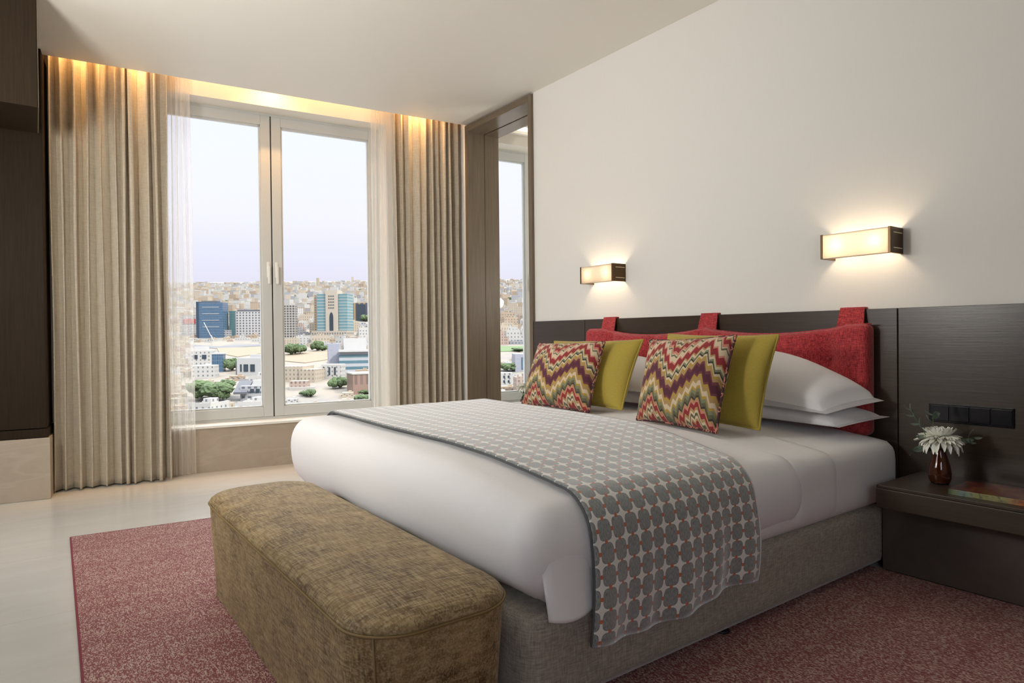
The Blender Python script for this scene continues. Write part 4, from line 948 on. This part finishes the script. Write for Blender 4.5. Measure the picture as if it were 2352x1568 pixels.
def tree(px, py, wpx, hpx, label, kind=1, group=None):
    d, l = at(px, py); k = d / FPX; me, m2 = TM[kind]; r = empty('tree', label, 'tree', gp(d, l), random.uniform(0, 6), group)
    sx = wpx * k / (1.25 if kind == 0 else .95 if kind == 1 else 1.05); sz = hpx * k / (.72 if kind != 1 else .95); r.scale = (sx, sx, sz)
    for nm, mm in (('crown', me), ('trunk', m2)):
        o = bpy.data.objects.new(nm, mm); COL.objects.link(o); o.parent = r
    taken.append(('p', px - wpx / 2, px + wpx / 2, py - 4, py + 4)); clear_view(px - wpx / 2, px + wpx / 2, py - hpx * .8, py)
tree(488, 917, 98, 42, 'big spreading green tree at the bottom of the left pane', 0)
tree(512, 921, 26, 30, 'small grey-green palm-like tree in front of the big green tree', 1)
tree(533, 851, 34, 26, 'green tree beside the small blue glass block', 2)
tree(670, 815, 30, 24, 'dusty green tree at the left edge of the right pane above the sandy lot', 2)
tree(690, 813, 24, 22, 'dusty green tree right of another above the sandy lot', 1)
tree(728, 806, 24, 22, 'fresh green tree at the far side of the sandy lot, right pane', 2)
tree(741, 806, 18, 12, 'small dark tree between the sandy lot and the white hall', 2)
tree(780, 891, 32, 24, 'green tree left of the red-brown brick block', 2)
tree(765, 893, 20, 22, 'thin pale tree left of another by the brick block', 1)
tree(712, 911, 22, 16, 'small bright green tree at the bottom of the right pane', 2)
tree(700, 908, 20, 10, 'low bush at the bottom of the right pane', 2)
tree(835, 922, 34, 16, 'dark green tree at the bottom right corner of the right pane', 2)
tree(838, 903, 34, 8, 'low hedge of shrubs below the brick block', 2)
tree(1165, 852, 40, 18, 'leafy green tree seen through the tall opening', 0)
tree(1196, 806, 40, 8, 'row of dark shrubs beside the green field', 0)
tree(839, 738, 22, 14, 'dark tree in front of the ochre office block', 2)
tree(560, 739, 16, 20, 'dark tree between the blue tower and the grid block', 1)

# ordinary houses: 300 nearest as objects, the rest of the city as one mass
HM = []
for s_ in range(12):
    rnd = random.Random(100 + s_); bm = bmesh.new(); w, d, h = rnd.uniform(12, 20), rnd.uniform(11, 18), rnd.choice((4, 7, 7.5, 10.5, 11, 14))
    blockmesh(bm, w, d, h); blockmesh(bm, w * .35, d * .4, 2.8, rnd.uniform(-.2, .2) * w, rnd.uniform(-.1, .2) * d, h)
    if rnd.random() < .6: blockmesh(bm, w * .5, d * .5, h * .6, w * .55, -d * .2)
    for q in range(3): blockmesh(bm, 1.2, 1.2, 1.4, rnd.uniform(-.4, .4) * w, rnd.uniform(-.4, .4) * d, h)
    blockmesh(bm, w, .4, 1.0, 0, -d / 2 + .2, h); blockmesh(bm, .4, d, 1.0, w / 2 - .2, 0, h)
    me = bpy.data.meshes.new('house'); bm.to_mesh(me); bm.free(); me.materials.append(M[['f_white', 'f_cream', 'f_white', 'f_tan', 'f_cream', 'f_grey', 'f_white', 'f_pink', 'f_cream', 'f_white', 'f_white', 'f_cream'][s_]]); HM.append((me, max(w, d), h))
SM = []
for s_ in range(6):
    rnd = random.Random(300 + s_); bm = bmesh.new(); w, d, h = rnd.uniform(6, 10), rnd.uniform(5, 9), rnd.choice((2.6, 3.2, 3.4))
    blockmesh(bm, w, d, h, foot=3); blockmesh(bm, w * .3, d * .3, 1.2, w * .2, 0, h); blockmesh(bm, w * 1.5, .3, 1.8, 0, -d * .8, foot=3)
    me = bpy.data.meshes.new('house'); bm.to_mesh(me); bm.free(); me.materials.append(M[['f_white', 'f_cream', 'f_tan', 'f_white', 'f_pink', 'f_cream'][s_]]); SM.append((me, max(w, d), h))
def to_px(p):
    q = p - Vector((0, 0, EYE)); z = q.dot(FWD); return 1176 + FPX * q.dot(RIGHT) / z, 784 - FPX * q.dot(UP) / z
def free(d, l, w, h):
    x, y = to_px(gp(d, l)); hw = w / 2 / d * FPX * 1.1; hp = h / d * FPX
    for t in taken:
        if t[0] == 'p':
            if t[1] - hw < x < t[2] + hw and t[3] - 2 < y and y - hp < t[4]: 
                if y < t[4] + hp + 3: return False
        elif t[0] == 'v':
            if t[1] - hw < x < t[2] + hw:
                if y - hp < t[4] - 1 and y > t[3] and d < t[5] + 25: return False
                if abs(d - t[5]) < 16: return False
    return True
rnd = random.Random(5); cells = []
d = 372.0
while d < 1500:
    stp = 13.5 + d * .007; l = -.60 * d
    while l < .07 * d:
        cells.append((d + rnd.uniform(-3, 3), l + rnd.uniform(-3, 3))); l += stp + rnd.uniform(-1, 4)
    d += stp + 3
def in_view(d, l):
    x, y = to_px(gp(d, l)); return (385 < x < 612 or 648 < x < 880 or 1142 < x < 1212) and y < 955
cells = [c for c in cells if in_view(*c)]; cells.sort()
nh = 0; rest = []; put = []
LM = [(490, 740, 'the blue tower'), (570, 745, 'the grid-windowed block'), (668, 745, 'the concrete frame'), (766, 725, 'the arch tower'), (832, 720, 'the ochre office block'), (467, 820, 'the white villa'), (503, 835, 'the blue glass block'),
      (472, 852, 'the windowless white block'), (488, 900, 'the big green tree'), (580, 840, 'the modern villa'), (575, 895, 'the grey house'), (815, 820, 'the glass-fronted hall'), (830, 875, 'the brick block'), (695, 858, 'the cream apartments'),
      (766, 852, 'the white apartments'), (690, 885, 'the pink house'), (705, 815, 'the right sandy lot'), (545, 808, 'the left sandy lot'), (1195, 832, 'the blue-grey office'), (1160, 870, 'the corner house'), (1175, 800, 'the green field'), (440, 745, 'the red sign')]
def house_label(me, d, l, h):
    x, y = to_px(gp(d, l)); c = {'f_white': 'white', 'f_cream': 'cream', 'f_tan': 'tan', 'f_grey': 'grey', 'f_pink': 'pinkish'}[me.materials[0].name]
    lm = min(LM, key=lambda q: (q[0] - x) ** 2 + (q[1] - y) ** 2); dx, dy = x - lm[0], y - lm[1]
    side = ('left of' if dx < 0 else 'right of') if abs(dx) > abs(dy) else ('beyond' if dy < 0 else 'in front of'); far = math.hypot(dx, dy)
    return ('low' if h < 4.5 else 'taller' if h > 9.5 else 'small') + ' ' + c + ' flat-roofed house ' + ('close ' if far < 22 else 'some way ' if far > 45 else '') + side + ' ' + lm[2]
for d, l in cells:
    me, w, h = HM[rnd.randrange(12)]
    if rnd.random() < .05: continue
    if not free(d, l, w, h):
        me, w, h = SM[rnd.randrange(6)]
        if not free(d, l, w, h): continue
    if any((d - a) ** 2 + (l - c) ** 2 < (.62 * (w + q)) ** 2 for a, c, q in put): continue
    put.append((d, l, w))
    if nh < 300:
        o = bpy.data.objects.new('house', me); COL.objects.link(o); o.location = gp(d, l); o.rotation_euler.z = GROT + rnd.choice((.15, .15, .35, -.2)) + rnd.uniform(-.08, .08); s_ = rnd.uniform(.8, 1.15); o.scale = (s_, s_, s_ * rnd.uniform(.7, 1.2))
        tag(o, house_label(me, d, l, h), 'house', 'flat-roofed houses across the city'); nh += 1
    else: rest.append((d, l))
d = 1300
while d < 9000:
    stp = 24 + (d - 1300) * .012; l = -.62 * d
    while l < .08 * d:
        if in_view(d, l) and (d > 1500) : rest.append((d + rnd.uniform(-.4, .4) * stp, l + rnd.uniform(-.3, .3) * stp))
        l += stp * rnd.uniform(.8, 1.6)
    d += stp * 1.5
bms = {k: bmesh.new() for k in ('f_white', 'f_cream', 'f_tan', 'f_grey', 'foliage')}
for d, l in rest:
    k = rnd.choices(list(bms), (4, 4, 2.2, 1.6, 1.1))[0]; bm = bms[k]; w_ = rnd.uniform(11, 26) * (1 + (d - 1300) / 6000); h_ = rnd.choice((5, 8, 8, 12, 12, 16, 22)) * (1 + (d - 1300) / 9000)
    if k == 'foliage': h_ = 6
    if rnd.random() < .02: h_ *= 2.2
    if d < 2300 and not free(d, l, w_, h_): continue
    n0 = len(bm.verts); blockmesh(bm, w_, w_ * rnd.uniform(.6, 1), h_); bm.verts.ensure_lookup_table(); a = GROT + rnd.uniform(-.4, .4); P = gp(d, l); ca, sa = math.cos(a), math.sin(a)
    for v_ in bm.verts[n0:]: x, y, z = v_.co; v_.co = Vector((P.x + x * ca - y * sa, P.y + x * sa + y * ca, P.z + z))
me = bpy.data.meshes.new('distant_city'); big = bmesh.new(); uvl = big.loops.layers.uv.new('UVMap')
for i, (k, bm) in enumerate(bms.items()):
    u0 = bm.loops.layers.uv.verify(); me.materials.append(M[k]); vs = [big.verts.new(v_.co) for v_ in bm.verts]; bm.verts.index_update()
    for f in bm.faces:
        nf = big.faces.new([vs[v_.index] for v_ in f.verts]); nf.material_index = i
        for a, c in zip(nf.loops, f.loops): a[uvl].uv = c[u0].uv
    bm.free()
big.to_mesh(me); big.free(); o = bpy.data.objects.new('distant_city', me); COL.objects.link(o); tag(o, 'hazy mass of small pale buildings reaching to the skyline', 'city'); o['kind'] = 'stuff'

# houses whose description still coincides are told apart by their order from the left
by = {}
for o in COL.objects:
    if o.get('group') == 'flat-roofed houses across the city': by.setdefault(o['label'], []).append(o)
ORD = ['leftmost', 'second from left', 'third from left', 'fourth from left', 'fifth from left', 'sixth from left', 'seventh from left', 'eighth from left', 'ninth from left', 'tenth from left', 'eleventh from left', 'twelfth from left']
for lab, os_ in by.items():
    if len(os_) > 1:
        os_.sort(key=lambda o: to_px(o.location)[0])
        for i, o in enumerate(os_): o['label'] = lab + ', ' + ORD[min(i, 11)]
